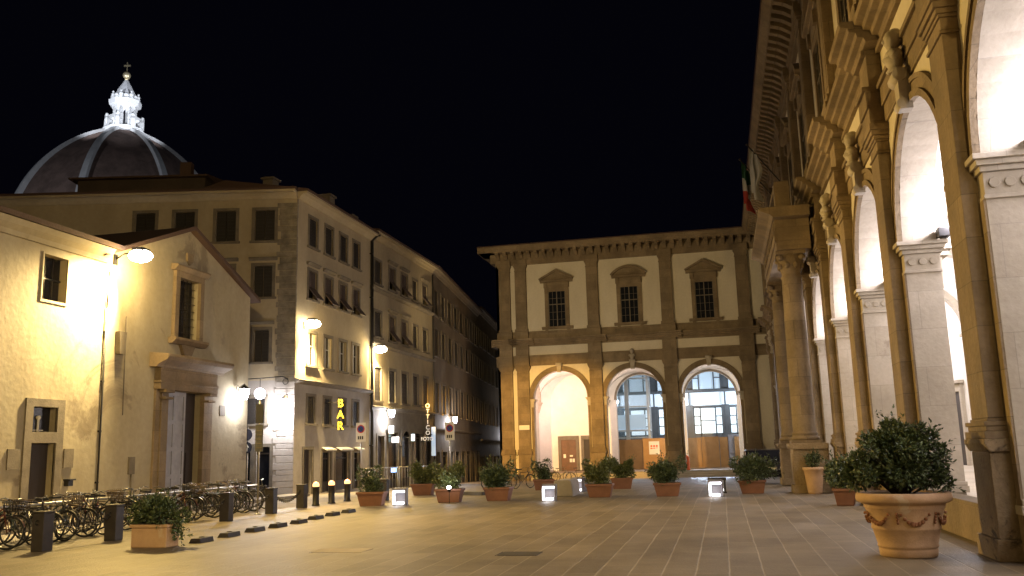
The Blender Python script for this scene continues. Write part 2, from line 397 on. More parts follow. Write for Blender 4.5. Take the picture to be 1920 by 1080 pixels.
def facade(M, parent, s0, s1, arcs, pils, zb, zt_back=17.0, pw=.95, uppers=True, skip_imp=(), busts=(), endcap=0, pil_mat=STONE):
    arcade_wall(M, parent, s0, s1, arcs, zb, ZC)
    # stone facing of the piers below the springing
    for c in arcs:
        f = MB(M); f.ring(c, ZS, RA-.0, RA+.13, .0, .10); f.ring(c, ZS, RA+.13, RA+.36, .0, .05); f.ring(c, ZS, RA+.31, RA+.40, .0, .085)
        f.build('archivolt', STONE, parent)
        f = MB(M)
        for sg in (-1, 1):
            e = c+sg*RA
            # impost block with three stepped mouldings, wrapping the jamb
            for o, z0, z1 in ((.03, ZS-.62, ZS-.56), (.012, ZS-.56, ZS-.24), (.05, ZS-.24, ZS-.16), (.10, ZS-.16, ZS-.08), (.15, ZS-.08, ZS)):
                f.box(e-sg*o, e+sg*.26, -.64-o, o, z0, z1)
            for t in (-.12, -.32, -.52):        # rosettes in the frieze
                f.prism([(e-sg*.012, t+.075*math.cos(a*math.pi/4), ZS-.40+.075*math.sin(a*math.pi/4)) for a in range(8)], (-sg*.025, 0, 0))
            # base moulding
            f.build('impost', JAMB, parent, bevel=.008); f = MB(M)
            f.box(e-sg*.05, e+sg*.24, -.69, .05, zb+.6, zb+.72); f.box(e-sg*.03, e+sg*.24, -.67, .03, zb+.72, zb+.80); f.build('pier_base', JAMB, parent, bevel=.008); f = MB(M)
        f = MB(M)       # keystone console
        f.prism([(c-.20, .03, ZS+RA+.62), (c+.20, .03, ZS+RA+.62), (c+.13, .03, ZS+RA-.12), (c-.13, .03, ZS+RA-.12)], (0, .22, 0))
        f.tube((c-.24, .22, ZS+RA+.50), (c+.24, .22, ZS+RA+.50), .13, 10); f.tube((c-.16, .2, ZS+RA-.02), (c+.16, .2, ZS+RA-.02), .10, 10)
        kst = f.build('keystone', JAMB, parent)
        if c in busts:
            f = MB(M); bust(f, c, .24, ZS+RA+.62, 1.0); f.build('bust', JAMB, parent)
    for c in pils: pilaster(M, parent, c, pw, zb, 8.0, mat_=pil_mat)
    # thin stone strips on the pier front, either side of each pilaster
    for c in arcs:
        for sg in (-1, 1): f = MB(M); f.box(c+sg*(RA+.005), c+sg*(RA+.20), -.02, .035, zb+.05, ZS-.62); f.build('pier_facing', STONE, parent)
    # lower entablature: architrave, plaster strip, cornice, all breaking forward over the pilasters
    e = MB(M)
    def band(z0, z1, out, kind='box'):
        segs = [(s0, s1, 0)]+[(c-pw/2-.06, c+pw/2+.06, .28) for c in pils]
        for a, b_, d in segs:
            if kind == 'box': e.box(a, b_, -.02, out+d+(.003 if d else 0), z0, z1)
            else: e.profile(a-(out*.8 if d else 0), b_+(out*.8 if d else 0), [(p[0] if p[0] < 0 else p[0]+d, p[1]+(.002 if d else 0)) for p in prof_cornice(z0, z1, out, 4)])
    band(8.0, 8.35, .05); band(8.35, 8.72, .09); band(8.72, 8.82, .15)
    for c in pils: e.box(c-pw/2-.04, c+pw/2+.04, -.02, .29, 8.82, 9.52)
    band(9.52, 9.62, .10); band(9.62, ZC, .55, 'c')
    e.build('entablature', STONE, parent, bevel=.01)
    if not uppers: return
    # upper storey
    w = MB(M); w.box(s0, s1, -1.0, 0, ZC, 16.3); w.build('upper_wall', PLASTER, parent)
    e = MB(M)
    e.box(s0, s1, -.02, .10, ZC+.003, 10.62); e.box(s0, s1, -.02, .14, 10.62, 10.70)
    for c in pils: e.box(c-pw/2-.08, c+pw/2+.08, -.02, .42, ZC+.004, 10.68)
    e.build('base_band', STONE, parent, bevel=.01)
    for c in pils:
        p = MB(M); h = pw/2-.03
        p.box(c-h-.06, c+h+.06, -.02, .36, 10.70, 10.9); p.box(c-h, c+h, -.02, .28, 10.9, 15.5)
        p.box(c-h+.14, c+h-.14, .28, .295, 11.15, 15.3)
        for o, z0, z1 in ((.03, 15.5, 15.56), (.0, 15.56, 15.8), (.05, 15.8, 15.9), (.1, 15.9, 16.05)): p.box(c-h-o, c+h+o, -.02, .28+o, z0, z1)
        p.build('upper_pilaster', STONE, parent, bevel=.01)
    for i, c in enumerate(arcs): upper_window(M, parent, c, 10.98, 13.75, 1.35, 'tri' if i % 2 == 0 else 'seg')
    e = MB(M)
    e.box(s0, s1, -.02, .16, 16.05, 16.35); e.box(s0, s1, -.02, .22, 16.35, 16.42)
    for c in pils: e.box(c-pw/2-.05, c+pw/2+.05, -.02, .40, 16.05, 16.44)
    n = int((s1-s0)/.62)
    for i in range(n):
        s = s0+(i+.5)*(s1-s0)/n
        e.prism([(s-.13, -.02, 16.48), (s-.13, .30, 16.50), (s-.13, .62, 16.72), (s-.13, .98, 16.84), (s-.13, .98, 17.0), (s-.13, -.02, 17.0)], (.26, 0, 0))
    e.box(s0-endcap, s1, -.02, .26, 16.42, 17.0)
    e.build('bracket_frieze', STONE, parent)
    e = MB(M); e.profile(s0-(1.15 if endcap else 0), s1, [(-1.0, 17.0), (1.02, 17.0), (1.08, 17.1), (1.20, 17.2), (1.28, 17.38), (1.28, 17.44), (-1., 17.44)])
    e.build('cornice', STONE, parent)
    e = MB(M); e.prism([(s0-(1.2 if endcap else 0), 1.32, 17.44), (s0-(1.2 if endcap else 0), 1.32, 17.52), (s0-(1.2 if endcap else 0), -5., 19.0), (s0-(1.2 if endcap else 0), -11, 17.44)], (s1-s0+(1.2 if endcap else 0), 0, 0))
    e.build('roof', ROOF, parent)

def vault_bays(M, parent, edges, n_near, n_far, zfloor, zback, k=12, mat_=WHITE, r=2.2, arches=True):
    """groin-vaulted bays between pier wall (n_near) and back wall (n_far), bay edges given in s"""
    hw = abs(n_far-n_near)/2; nc = (n_near+n_far)/2
    v = MB(M)
    for a, b_ in zip(edges, edges[1:]):
        sc = (a+b_)/2; hs = (b_-a)/2; gr = []
        for i in range(k*2+1):
            row = []
            for j in range(k*2+1):
                x = -1+i/k; y = -1+j/k
                x2 = math.copysign(math.sin(abs(x)*math.pi/2), x); y2 = math.copysign(math.sin(abs(y)*math.pi/2), y)
                z = ZS+r*max(math.sqrt(max(0, 1-x2*x2)), math.sqrt(max(0, 1-y2*y2)))
                row.append(v.vt(sc+x2*hs, nc+y2*hw, z))
            gr.append(row)
        for i in range(k*2):
            for j in range(k*2): v.face([gr[i][j], gr[i+1][j], gr[i+1][j+1], gr[i][j+1]])
    v.build('vault', mat_, parent, fix=False)
    if arches:
        for s in edges:
            a = MB(M); kk = 18; P = []
            for i in range(kk+1):
                t = math.pi*i/kk; P.append((nc-hw*math.cos(t), ZS+r*math.sin(t)))
            Q = [(nc-(hw-.22)*math.cos(math.pi*i/kk), ZS+(r-.22)*math.sin(math.pi*i/kk)) for i in range(kk+1)]
            for i in range(kk):
                a.prism([(s-.22, *P[i]), (s-.22, *P[i+1]), (s-.22, *Q[i+1]), (s-.22, *Q[i])], (.44, 0, 0))
            for nn, sg in ((n_far, 1), (n_near, -1)):
                a.box(s-.34, s+.34, nn, nn+sg*.34, ZS-.10, ZS); a.box(s-.27, s+.27, nn, nn+sg*.27, ZS-.22, ZS-.10)
                a.prism([(s-.22, nn, ZS-.22), (s+.22, nn, ZS-.22), (s+.05, nn, ZS-.85), (s-.05, nn, ZS-.85)], (0, sg*.16, 0))
            a.build('transverse_arch', JAMB, parent)

# ============ main loggia along the right-hand side
MX = 3.72
FM = Frame((MX, 0), (0, 1)).out((-1, 0))
PITCH = 5.55
jambs = [12.95+PITCH*k for k in range(-4, 10)]       # near faces of the piers
piers = [(j, j+1.35) for j in jambs]
arcsM = [(piers[i][1]+piers[i+1][0])/2 for i in range(len(piers)-1)]
pilsM = [(a+b)/2 for a, b in piers]
main = thing('arcaded_hospital', (MX, 30, 0), 'long brown sandstone arcade with tall white lit arches down the right side of the square', 'building')
PORT_K = 7      # bay of the porch (between piers 7 and 8)
facade(FM, main, -11.0, 66.4, arcsM, pilsM, 0, busts=arcsM, pil_mat=STONED, pw=.82)
# raised floor with lip, back wall, vaults
b = MB(FM); b.box(-11, 66.4, -6.0, -.02, 0, .55); b.build('floor', JAMB, main)
b = MB(FM)
for c in arcsM: b.box(c-RA+.0, c+RA, -.35, .02, .55, .62); b.box(c-RA, c+RA, -.02, .0, .0, .55)
b.build('step', STONE, main, bevel=.01)
b = MB(FM); b.box(-11, 66.4, -6.0, -5.5, .55, 8.4); b.box(-11.5, -11, -6.0, 0, 0, 17.4); b.build('back_wall', WHITE, main)
vault_bays(FM, main, [p for p in pilsM], -.64, -5.5, .55, 8)
for c in arcsM[3:9]:
    d = MB(FM); d.box(c-.85, c-.62, -5.5, -5.36, .55, 3.4); d.box(c+.62, c+.85, -5.5, -5.36, .55, 3.4); d.box(c-.85, c+.85, -5.5, -5.36, 3.4, 3.7)
    d.box(c-1.0, c+1.0, -5.5, -5.25, 3.7, 3.82)
    dd = d.build('door', JAMB, main); d = MB(FM); d.box(c-.62, c+.62, -5.5, -5.44, .55, 3.4); d.build('door_leaf', WOODD, dd)
# uplighters on the inner end of the imposts, shining up and inwards to the vaults
for i, j in enumerate(jambs):
    if i in (12, 13): continue
    f = MB(FM); f.box(j-.30, j-.06, -.82, -.60, ZS+.02, ZS+.20); f.box(j-.24, j-.12, -.77, -.65, ZS, ZS+.03)
    up_ = f.build('uplighter', DARK, main, bevel=.01)
    lamp('POINT', FM(j-.38, -.90, ZS+.34), 175, (.93, .88, 1), .08, main, name='uplighter_beam')
    lamp('POINT', FM(j-1.6, -3.4, ZS+.6), 320, (.96, .92, 1), .4, main, name='added_loggia_fill')  # added fill in mid bay with no fixture, whitens the loggia inside

# ============ porch (portico) projecting in the middle of the main loggia
PA, PB = (30.4, 31.75), (36.1, 37.45)
pc0, pc1 = (PA[0]+PA[1])/2-.1, (PB[0]+PB[1])/2+.1
por = thing('porch', (MX-1, (pc0+pc1)/2, 0), 'projecting stone porch on round columns in the middle of the right-hand arcade', 'porch')
for k, s in enumerate((PA[0]+.55, PB[1]-.55)):
    b = MB(FM); b.box(s-.62, s+.62, .45, 1.62, 0, .25); b.box(s-.56, s+.56, .45, 1.55, .25, 1.42)
    b.profile(s-.66, s+.66, [(.45, 1.38), (1.58, 1.38), (1.66, 1.48), (1.66, 1.57), (.45, 1.57)])
    b.box(s-.40, s+.40, 1.55, 1.57, .4, 1.25)
    b.build('pedestal', STONED, por, bevel=.015)
    b = MB(FM); c = (s, 1.1, 0)
    b.box(s-.46, s+.46, .64, 1.56, 1.57, 1.67)
    b.lathe([(.44, 1.67), (.47, 1.72), (.44, 1.78), (.39, 1.80), (.39, 1.84), (.42, 1.88), (.38, 1.92), (.36, 1.95), (.365, 3.6), (.35, 5.2), (.315, 7.0), (.345, 7.04), (.345, 7.09), (.31, 7.12),
             (.31, 7.22), (.36, 7.34), (.34, 7.40), (.40, 7.56), (.37, 7.62), (.46, 7.80)], c, 28)
    b.box(s-.48, s+.48, .62, 1.58, 7.80, 7.92)
    for a in range(8):
        t = a*math.pi/4+math.pi/8; b.ball((s+.37*math.cos(t), 1.1+.37*math.sin(t), 7.46), .10, 1, 1, 1.3, 6, 5)
    for sa in (-1, 1):
        for sb in (-1, 1): b.ball((s+sa*.36, 1.1+sb*.36, 7.70), .12, 1, 1, .9, 8, 6)
    b.build('column', STONE, por)
e = MB(FM); a0, a1 = PA[0]-.1, PB[1]+.1
e.box(a0, a1, .45, 1.55, 7.92, 8.22); e.box(a0-.02, a1+.02, .45, 1.59, 8.22, 8.5); e.box(a0, a1, .45, 1.56, 8.5, 8.95)
for i in range(14):
    s = a0+.3+i*(a1-a0-.6)/13; e.box(s-.12, s+.12, 1.56, 1.60, 8.56, 8.90)
e.profile(a0-.45, a1+.45, [(.45, 8.95), (1.62, 8.95), (1.72, 9.05), (1.86, 9.12), (2.05, 9.2), (2.05, 9.30), (.45, 9.30)])
e.box(a0, a1, .45, 1.5, 9.30, 9.42)
e.build('entablature', STONE, por, bevel=.012)
e = MB(FM)
for s in [a0+.25, a1-.25, (a0+a1)/2]: e.box(s-.24, s+.24, 1.0, 1.48, 9.42, 10.2)
e.box(a0, a1, 1.02, 1.46, 10.12, 10.28)
s = a0+.7
while s < a1-.6:
    e.lathe([(.08, 9.42), (.05, 9.5), (.09, 9.7), (.05, 9.95), (.08, 10.12)], (s, 1.24, 0), 8); s += .27
e.build('balustrade', STONE, por)
e = MB(FM); e.box(a0, a1, -.3, 1.0, 9.3, 9.36); e.build('terrace', STONE, por)

# flags on the porch
def flag(name, loc, label, cols, droop, lean):
    t = thing(name, loc, label, 'flag', 'flags above the porch'); x, y, z = loc
    tip = (x-1.35, y, z+1.9)
    b = MB(); b.tube((x, y, z), tip, .025, 8); b.ball(tip, .05); b.build('flagpole', WOODD, t)
    b = MB(); b.smooth = True; nu, nv = 12, 16
    for ci, c in enumerate(cols): pass
    grid = []
    for i in range(nu+1):
        row = []
        for j in range(nv+1):
            u = i/nu; v = j/nv
            px = x-1.3+.35*u+(.10*math.sin(v*9+u*5))*u; pz = z+1.8-v*droop*.8-.5*u
            py = y+.16*math.sin(u*11+v*3)*(1-.3*v)+lean*u*.15
            row.append(b.vt(px+.08*math.sin(u*7), py, pz+.03*math.sin(u*9)))
        grid.append(row)
    for i in range(nu):
        for j in range(nv):
            b.cur = min(len(cols)-1, int(len(cols)*j/nv)) ; b.face([grid[i][j], grid[i+1][j], grid[i+1][j+1], grid[i][j+1]])
    b.build('cloth', cols, t, fix=False)
FG = mat('flag_green', (.012, .07, .03), var=.1, scale=3, bump=0); FWm = mat('flag_white', (.38, .37, .36), var=.1, scale=3, bump=0)
FR = mat('flag_red', (.30, .03, .02), var=.1, scale=3, bump=0)
flag('hanging_flag', (1.85+1.1, 40.5, 12.5), 'green white and red flag drooping from a pole above the porch', [FG, FWm, FR], 2.5, 1)
flag('hanging_flag', (2.1+1.1, 38.2, 12.4), 'whitish flag drooping from a pole beside the tricolour above the porch', [FWm], 2.6, -1)

# ============ far wing facing the camera
PX, PY = -16.8, 68.
FP = Frame((PX, PY), (1, 0)).out((0, -1))
wing = thing('loggia_wing', (PX+10, PY, -.7), 'two storey wing with three arches and pedimented windows closing the far end of the square', 'building')
arcsP = [4.87, 10.52, 16.17]
pilsP = [.72, 2.02, 7.7, 13.35, 19.0]
facade(FP, wing, 0, 20.6, arcsP, pilsP, -.2, busts=[arcsP[1]], endcap=.2)
FPs = Frame((PX, PY), (0, 1)).out((-1, 0))      # its flank on the street
b = MB(FPs); b.box(0, 26, -.3, 0, -.9, 16.4); b.build('flank_wall', PLASTER, wing)
b = MB(FPs); b.box(0, 26, -.02, .12, 8, 8.8); b.box(0, 26, -.02, .5, 9.6, 10.1); b.box(-.2, 26, -.02, .4, 16.3, 17); b.box(-1.2, 26, -.02, 1.2, 17, 17.44)
b.build('flank_cornice', STONE, wing)
b = MB(FP); b.box(-.1, 20.6, -8, .46, -1.6, -.2); b.build('plinth', STONE, wing)
b = MB(FP)
for i in range(4): b.box(2.7, 20.6, .0, .75+.36*(3-i), -1.3+.0, -.76+.14*(i+1)-.14*0)
b.build('steps', JAMB, wing, bevel=.01)
v_ = MB(FP); v_.box(1.2, 1.95, .46, .48, -.62, -.28); v_.build('vent', DARK, wing)
# back wall of its loggia: one solid bay, two open arches
bz = -5.5
b = MB(FP); b.box(0, 7.4, bz-.5, bz, -.2, 8.6)
b.build('back_wall', WHITE, wing)
arcade_wall(FP, wing, 7.4, 20.6, [arcsP[1], arcsP[2]-.1], -.2, 8.6, n0=bz, th=.6, r=2.0, mats=(WHITE, WHITE), zs=ZS)
for c in (arcsP[1], arcsP[2]-.1):
    f = MB(FP); f.ring(c, ZS, 2.0, 2.16, bz, bz+.06); f.build('inner_archivolt', SURR, wing)
vault_bays(FP, wing, [2.04, 7.70, 13.35, 19.0], -.64, -5.5, -.2, 8)
b = MB(FP); b.box(0, 2.04, -5.5, -.64, -.2, 8.4); b.build('end_wall', WHITE, wing); b = MB(FP); b.box(19.0, 20.6, -5.5, -1.1, -.2, 8.4); b.build('end_wall', WHITE, wing)
# pink-lit back wall doors
for c, mt in ((4.45, REDWOOD), (6.35, WOODD)):
    d = MB(FP)
    for sg in (-1, 1): d.box(c+sg*.62, c+sg*.86, bz, bz+.12, -.2, 2.3)
    d.box(c-.86, c+.86, bz, bz+.12, 2.3, 2.62)
    dd = d.build('door', SURR, wing); d = MB(FP); d.box(c-.62, c+.62, bz+.01, bz+.05, -.2, 2.3); d.box(c-.03, c+.03, bz+.05, bz+.08, -.2, 2.3)
    d.box(c-.55, c-.08, bz+.05, bz+.06, .9, 2.2); d.box(c+.08, c+.55, bz+.05, bz+.06, .9, 2.2)
    d.build('door_leaf', [mt], dd)
    if mt is REDWOOD:
        d = MB(FP)
        for (x, z, w, h) in ((-.35, 1.05, .2, .3), (.15, .7, .2, .28), (.38, .7, .18, .28), (.2, 1.15, .25, .12)): d.box(c+x-w/2, c+x+w/2, bz+.061, bz+.07, z-.2, z-.2+h)
        d.build('notice', SIGNW, dd)
b = MB(FP); b.box(1.65, 2.45, .385, .40, 3.1, 3.45); b.build('plaque', SIGNW, wing)
# loggia lights of the wing, on brackets behind the piers
for s_, z_, e_, c_ in ((2.35, 5.0, 800, (1, .66, .56)), (7.7, 5.9, 260, (1, .84, .74)), (13.35, 5.9, 260, (1, .86, .78)), (18.7, 5.9, 200, (1, .88, .8))):
    b = MB(FP); b.box(s_-.12, s_+.12, -1.15, -.8, z_-.1, z_+.08); b.build('bracket_light', DARK, wing)
    lamp('POINT', FP(s_, -1.5, z_+.15), e_, c_, .12, wing)

# ============ glazed court building seen through the arches
CY = 84.
GF = mat('grey_steel_frame', (.16, .17, .18), rough=.5, var=.1, scale=2, bump=.02)
PB1 = emit('bright_lit_pane', (.80, .93, 1.0), 1.15); PB2 = emit('dim_lit_pane', (.58, .72, .84), .5); PB3 = emit('pale_soffit_pane', (.75, .85, .95), .62)
court = thing('glazed_building', (-4, CY, -.9), 'glass fronted building with pale lit panes seen through the far arches', 'building')
b = MB(); b.box(-16, 6, CY+.3, CY+4, -1.2, 13); b.build('body', GF, court)
b = MB(); b.box(-16, 6, CY+.2, CY+.29, 5.15, 6.35); b.build('soffit', PB3, court)
fr = MB(); fr.box(-16, 6, CY-.05, CY+.2, 6.35, 6.6); fr.box(-16, 6, CY, CY+.2, 4.95, 5.15); fr.box(-16, 6, CY, CY+.2, 2.2, 2.6)
x = -15.2; ci = 0
while x < 5:
    for (w0, w1, rows, up_) in ((0, .55, 3, 0), (.6, 1.9, 2, 0), (1.95, 2.5, 3, 0)):
        for r_ in range(rows):
            h = (4.95-2.6)/rows
            p = MB(); p.box(x+w0+.03, x+w1-.03, CY+.1, CY+.13, 2.6+r_*h+.04, 2.6+(r_+1)*h-.04); p.build('pane', PB1, court)
        fr.box(x+w1-.04, x+w1+.06, CY, CY+.16, 2.2, 5.0)
        for r_ in range(1, rows): fr.box(x+w0, x+w1, CY+.02, CY+.15, 2.6+r_*h-.04, 2.6+r_*h+.04)
        rows2 = 5 if rows == 3 else 3; h = (11.8-6.6)/rows2
        for r_ in range(rows2):
            p = MB(); p.box(x+w0+.03, x+w1-.03, CY+.1, CY+.13, 6.6+r_*h+.04, 6.6+(r_+1)*h-.04); p.build('upper_pane', PB2, court)
            fr.box(x+w0, x+w1, CY+.02, CY+.15, 6.6+r_*h-.04, 6.6+r_*h+.04)
        fr.box(x+w1-.04, x+w1+.06, CY, CY+.16, 6.5, 11.9)
    fr.box(x+2.5, x+3.15, CY-.1, CY+.2, -1, 5.2); fr.box(x+2.75, x+2.9, CY-.16, CY-.1, -1, 6.35)
    x += 3.2
fr.build('frame', GF, court)
for x_, e_ in ((-3.3, 420), (1.9, 520), (-9.4, 260)):
    lamp('POINT', (x_, CY-1.4, 5.7), e_, (.70, .84, 1), .25, court)
    lamp('SPOT', (x_, CY-1.4, 5.9), e_*14, (.66, .78, 1), .3, court, spot=60, blend=.6, aim=(-1.2, 66, -.9))
b = MB()
for x_ in (-3.3, 1.9, -9.4): b.box(x_-.3, x_+.3, CY-1.3, CY-1.15, 5.6, 5.85)
b.build('floodlight', emit('flood_glow', (.8, .9, 1), 6), court)
# glass lift tower / scaffold
lift = thing('glass_lift', (-8, 78, -.9), 'glazed lift shaft with pale steel posts and cross beams behind the middle arch', 'lift')
LF = mat('pale_steel_post', (.62, .66, .68), rough=.35, var=.08, scale=2, bump=.02)
GL = mat('lift_glass', (.30, .42, .46), rough=.1, var=.1, scale=1, bump=0)
GL.node_tree.nodes['Principled BSDF'].inputs['Alpha'].default_value = .14
b = MB()
for (x, y) in ((-9.1, 77), (-7.7, 77), (-6.0, 77), (-9.1, 79), (-6.0, 79)): b.box(x-.09, x+.09, y-.09, y+.09, -1, 10.5)
for z in (2.3, 2.9, 4.9, 7.3, 7.6, 10.4): b.box(-9.1, -6.0, 76.93, 77.07, z, z+.12); b.box(-9.17, -9.03, 77, 79, z, z+.12); b.box(-6.07, -5.93, 77, 79, z, z+.12)
b.box(-7.95, -7.80, 76.9, 77.05, -1, 10.5)
b.build('post', LF, lift, bevel=.01)
b = MB(); b.box(-9.05, -6.05, 77.1, 77.12, -1, 10.4); b.box(-9.05, -6.05, 78.9, 78.92, -1, 10.4); b.build('glass', GL, lift)
b = MB(); b.box(-8.9, -6.3, 77.4, 78.7, 2.9, 3.1); b.box(-8.9, -6.3, 77.3, 77.33, 3.1, 4.3); b.build('cabin', PB2, lift)

# hoardings behind the arches
def hoarding(x0, x1, label, n, poster=False, y=75.2):
    t = thing('hoarding', ((x0+x1)/2, y, -.2), label, 'hoarding', 'plywood hoardings behind the arches')
    w = (x1-x0)/n
    for i in range(n):
        b = MB(); b.box(x0+i*w+.015, x0+(i+1)*w-.015, y, y+.04, -.3, 2.25+.05*((i*7) % 3-1)); b.build('panel', PLY, t)
    b = MB()
    for i in range(n+1): b.box(x0+i*w-.04, x0+i*w+.04, y+.04, y+.12, -.3, 2.3)
    b.build('batten', GF, t)
    if poster:
        b = MB(); b.box(x0+w*1.25, x0+w*1.25+.85, y-.02, y-.005, .95, 2.0); po = b.build('poster', SIGNW, t)
        b = MB()
        for i in range(3):
            cx = x0+w*1.25+.2+.22*i
            b.prism([(cx+.09*math.cos(a*math.pi/5), y-.022, 1.62+.09*math.sin(a*math.pi/5)) for a in range(10)], (0, -.004, 0))
            b.box(cx-.09, cx+.09, y-.026, y-.022, 1.38+.03*i, 1.48)
        b.build('warning_mark', SIGNR, po)
hoarding(-8.7, -4.3, 'brown plywood hoarding with a small white notice, behind the middle arch', 2, True)
hoarding(-3.1, -.3, 'brown plywood hoarding without notice, left side of the right-hand arch', 2)
hoarding(.9, 1.9, 'narrow plywood panel at the right side of the right-hand arch', 1)
hoarding(-.3, .42, 'half width plywood panel turned beside the site gate', 1, y=75.6)
b = MB(); b.box(.45, .9, 75.5, 75.55, .9, 2.3); b.box(.42, 1.4, 75.5, 75.56, 2.3, 2.38); b.box(.45, 1.3, 75.5, 75.54, -.3, .75); b.box(.45, 1.35, 75.58, 75.6, .75, 2.3)
tag(b.build('site_gate', GREYDOOR), 'pale grey site gate between the plywood panels of the right arch', 'gate')
b = MB(); b.lathe([(.26, 0), (.28, .05), (.24, .1), (.24, .9), (.2, 1.0), (.08, 1.08)], (-2.75, 68.9, -.2), 14)
tag(b.build('site_barrel', mat('safety_orange', (.85, .16, .03), rough=.5, var=.08, scale=3, bump=0)), 'bright orange site barrel at the foot of the right-hand arch', 'barrel')

# ============================================================ left side
FL = Frame((-17, 0), (0, 1)).out((1, 0))
def wall_holes(M, parent, s0, s1, z0, z1, holes, m, depth=.25, n0=0, name='wall', reveal=None):
    S = sorted({s0, s1, *[h[0] for h in holes], *[h[1] for h in holes]}); Z = sorted({z0, z1, *[h[2] for h in holes], *[h[3] for h in holes]})
    b = MB(M)
    for a, c in zip(S, S[1:]):
        for d, e in zip(Z, Z[1:]):
            ms, mz = (a+c)/2, (d+e)/2
            if any(h[0] < ms < h[1] and h[2] < mz < h[3] for h in holes): continue
            b.quad((a, n0, d), (c, n0, d), (c, n0, e), (a, n0, e))
    for h in holes:
        for (p, q) in (((h[0], h[2]), (h[1], h[2])), ((h[1], h[2]), (h[1], h[3])), ((h[1], h[3]), (h[0], h[3])), ((h[0], h[3]), (h[0], h[2]))):
            b.quad((p[0], n0, p[1]), (q[0], n0, q[1]), (q[0], n0-depth, q[1]), (p[0], n0-depth, p[1]))
    return b.build(name, m, parent, fix=False)
ch = thing('church', (-17, 15, 0), 'low plastered church with a gabled end, stone portal and big sodium lamp on its wall', 'church')
H = [(19.5, 20.38, 5.80, 7.0), (19.45, 20.32, .1, 2.1), (19.45, 20.32, 2.38, 3.02), (25.05, 27.05, .1, 3.75), (25.42, 26.62, 5.45, 7.45)]
wall_holes(FL, ch, -14, 30.1, -.1, 7.5, H, CHURCH, .3)
b = MB(FL); b.prism([(-14, -.32, -.1), (-14, -.32, 7.6), (-14, -12, 9.4), (-14, -12, -.1)], (35.9, 0, 0))
b.box(21.9, 30.1, -14, -.32, -.1, 7.2); b.build('body', CHURCH, ch)
b = MB(FL); b.prism([(21.9, 0, 7.5), (30.1, 0, 7.5), (26.0, 0, 9.15)], (0, -14, 0)); b.build('gable', CHURCH, ch)
b = MB(FL); b.quad((30.1, 0, -.1), (30.1, -14, -.1), (30.1, -14, 7.5), (30.1, 0, 7.5)); b.build('end_wall', CHURCH, ch, fix=False)
b = MB(FL)
b.prism([(-14, .38, 7.62), (-14, .42, 7.74), (-14, -12, 9.7), (-14, -12, 9.5)], (36.2, 0, 0))
b.build('roof', ROOF, ch)
b = MB(FL)
for sg, e in ((-1, 21.6), (1, 30.45)):
    b.prism([(26.0, .24, 9.15), (26.0, .24, 9.29), (e, .24, 7.50), (e, .24, 7.36)], (0, -14.5, 0))
b.build('gable_roof', ROOF, ch)
b = MB(FL); b.profile(-14, 21.9, [(-.02, 7.22), (.08, 7.22), (.12, 7.34), (.26, 7.46), (.34, 7.6), (-.02, 7.6)]); b.build('eaves_cornice', CHURCH, ch)
def pane(M, parent, h, dep=.24, m=BLACKG, name='pane'):
    b = MB(M); b.box(h[0]-.02, h[1]+.02, -dep-.03, -dep, h[2]-.02, h[3]+.02); return b.build(name, m, parent)
# small square window
f = MB(FL); h = H[0]
for q in ((h[0]-.05, h[0], h[2]-.07, h[3]+.05), (h[1], h[1]+.05, h[2]-.07, h[3]+.05), (h[0], h[1], h[3], h[3]+.05), (h[0], h[1], h[2]-.07, h[2])): f.box(q[0], q[1], -.02, .025, q[2], q[3])
w_ = f.build('window', CHURCH, ch); pane(FL, w_, h)
b = MB(FL)
for k in range(1, 3): s = h[0]+(h[1]-h[0])*k/3; b.tube((s, -.2, h[2]), (s, -.2, h[3]), .01, 5)
b.box(h[0], h[1], -.22, -.19, (h[2]+h[3])/2-.02, (h[2]+h[3])/2+.02); b.build('window_bar', DARK, w_)
# side door with transom light
f = MB(FL)
f.box(19.2, 19.45, -.03, .05, .1, 3.22); f.box(20.32, 20.57, -.03, .05, .1, 3.22); f.box(19.45, 20.32, -.03, .05, 3.02, 3.22); f.box(19.45, 20.32, -.03, .05, 2.1, 2.38)
dr = f.build('door', SURR, ch, label='small dark side door with a square transom window'); pane(FL, dr, H[1], .2, WOODD, 'door_leaf'); pane(FL, dr, H[2], .2)
b = MB(FL); b.tube((19.88, -.17, 2.38), (19.88, -.17, 2.7), .03); b.ball((19.88, -.17, 2.75), .06); b.box(19.7, 20.06, -.18, -.16, 2.42, 2.44); b.build('ornament', SIGNW, dr)
for s0_, s1_ in ((18.72, 19.12), (20.66, 21.02)):
    b = MB(FL); b.box(s0_, s1_, 0, .035, 1.45, 1.95); b.build('wall_plaque', SURR, ch)
b = MB(FL); b.box(20.75, 20.93, 0, .14, .98, 1.12); b.box(20.72, 20.96, 0, .2, 1.12, 1.16); b.build('letter_box', DARK, ch)
b = MB(FL); b.box(23.35, 23.62, 0, .05, 1.2, 1.7); b.tube((23.5, .02, .1), (23.5, .02, 1.2), .02); b.build('meter_box', SURR, ch)
# pipes up to the lamp
b = MB(FL); b.path([(22.0, .05, .1), (22.0, .05, 5.9), (22.05, .05, 7.0)], .028)
for z in (1, 2.4, 3.8, 5.2): b.box(21.95, 22.05, 0, .06, z, z+.05)
b.build('pipe', DARK, ch)
b = MB(FL); b.path([(22.95, .04, 2.9), (22.9, .04, 5.8)], .014, 5); b.build('cable', SURR, ch)
b = MB(FL); b.prism([(22.5, .02, 5.35), (22.75, .02, 5.35), (22.75, .30, 5.55), (22.5, .30, 5.55)], (0, 0, -.0)) if False else b.prism([(22.50, .02, 4.65), (22.72, .02, 4.65), (22.78, .02, 5.30), (22.46, .02, 5.30)], (0, .16, 0))
b.build('junction_box', SURR, ch)
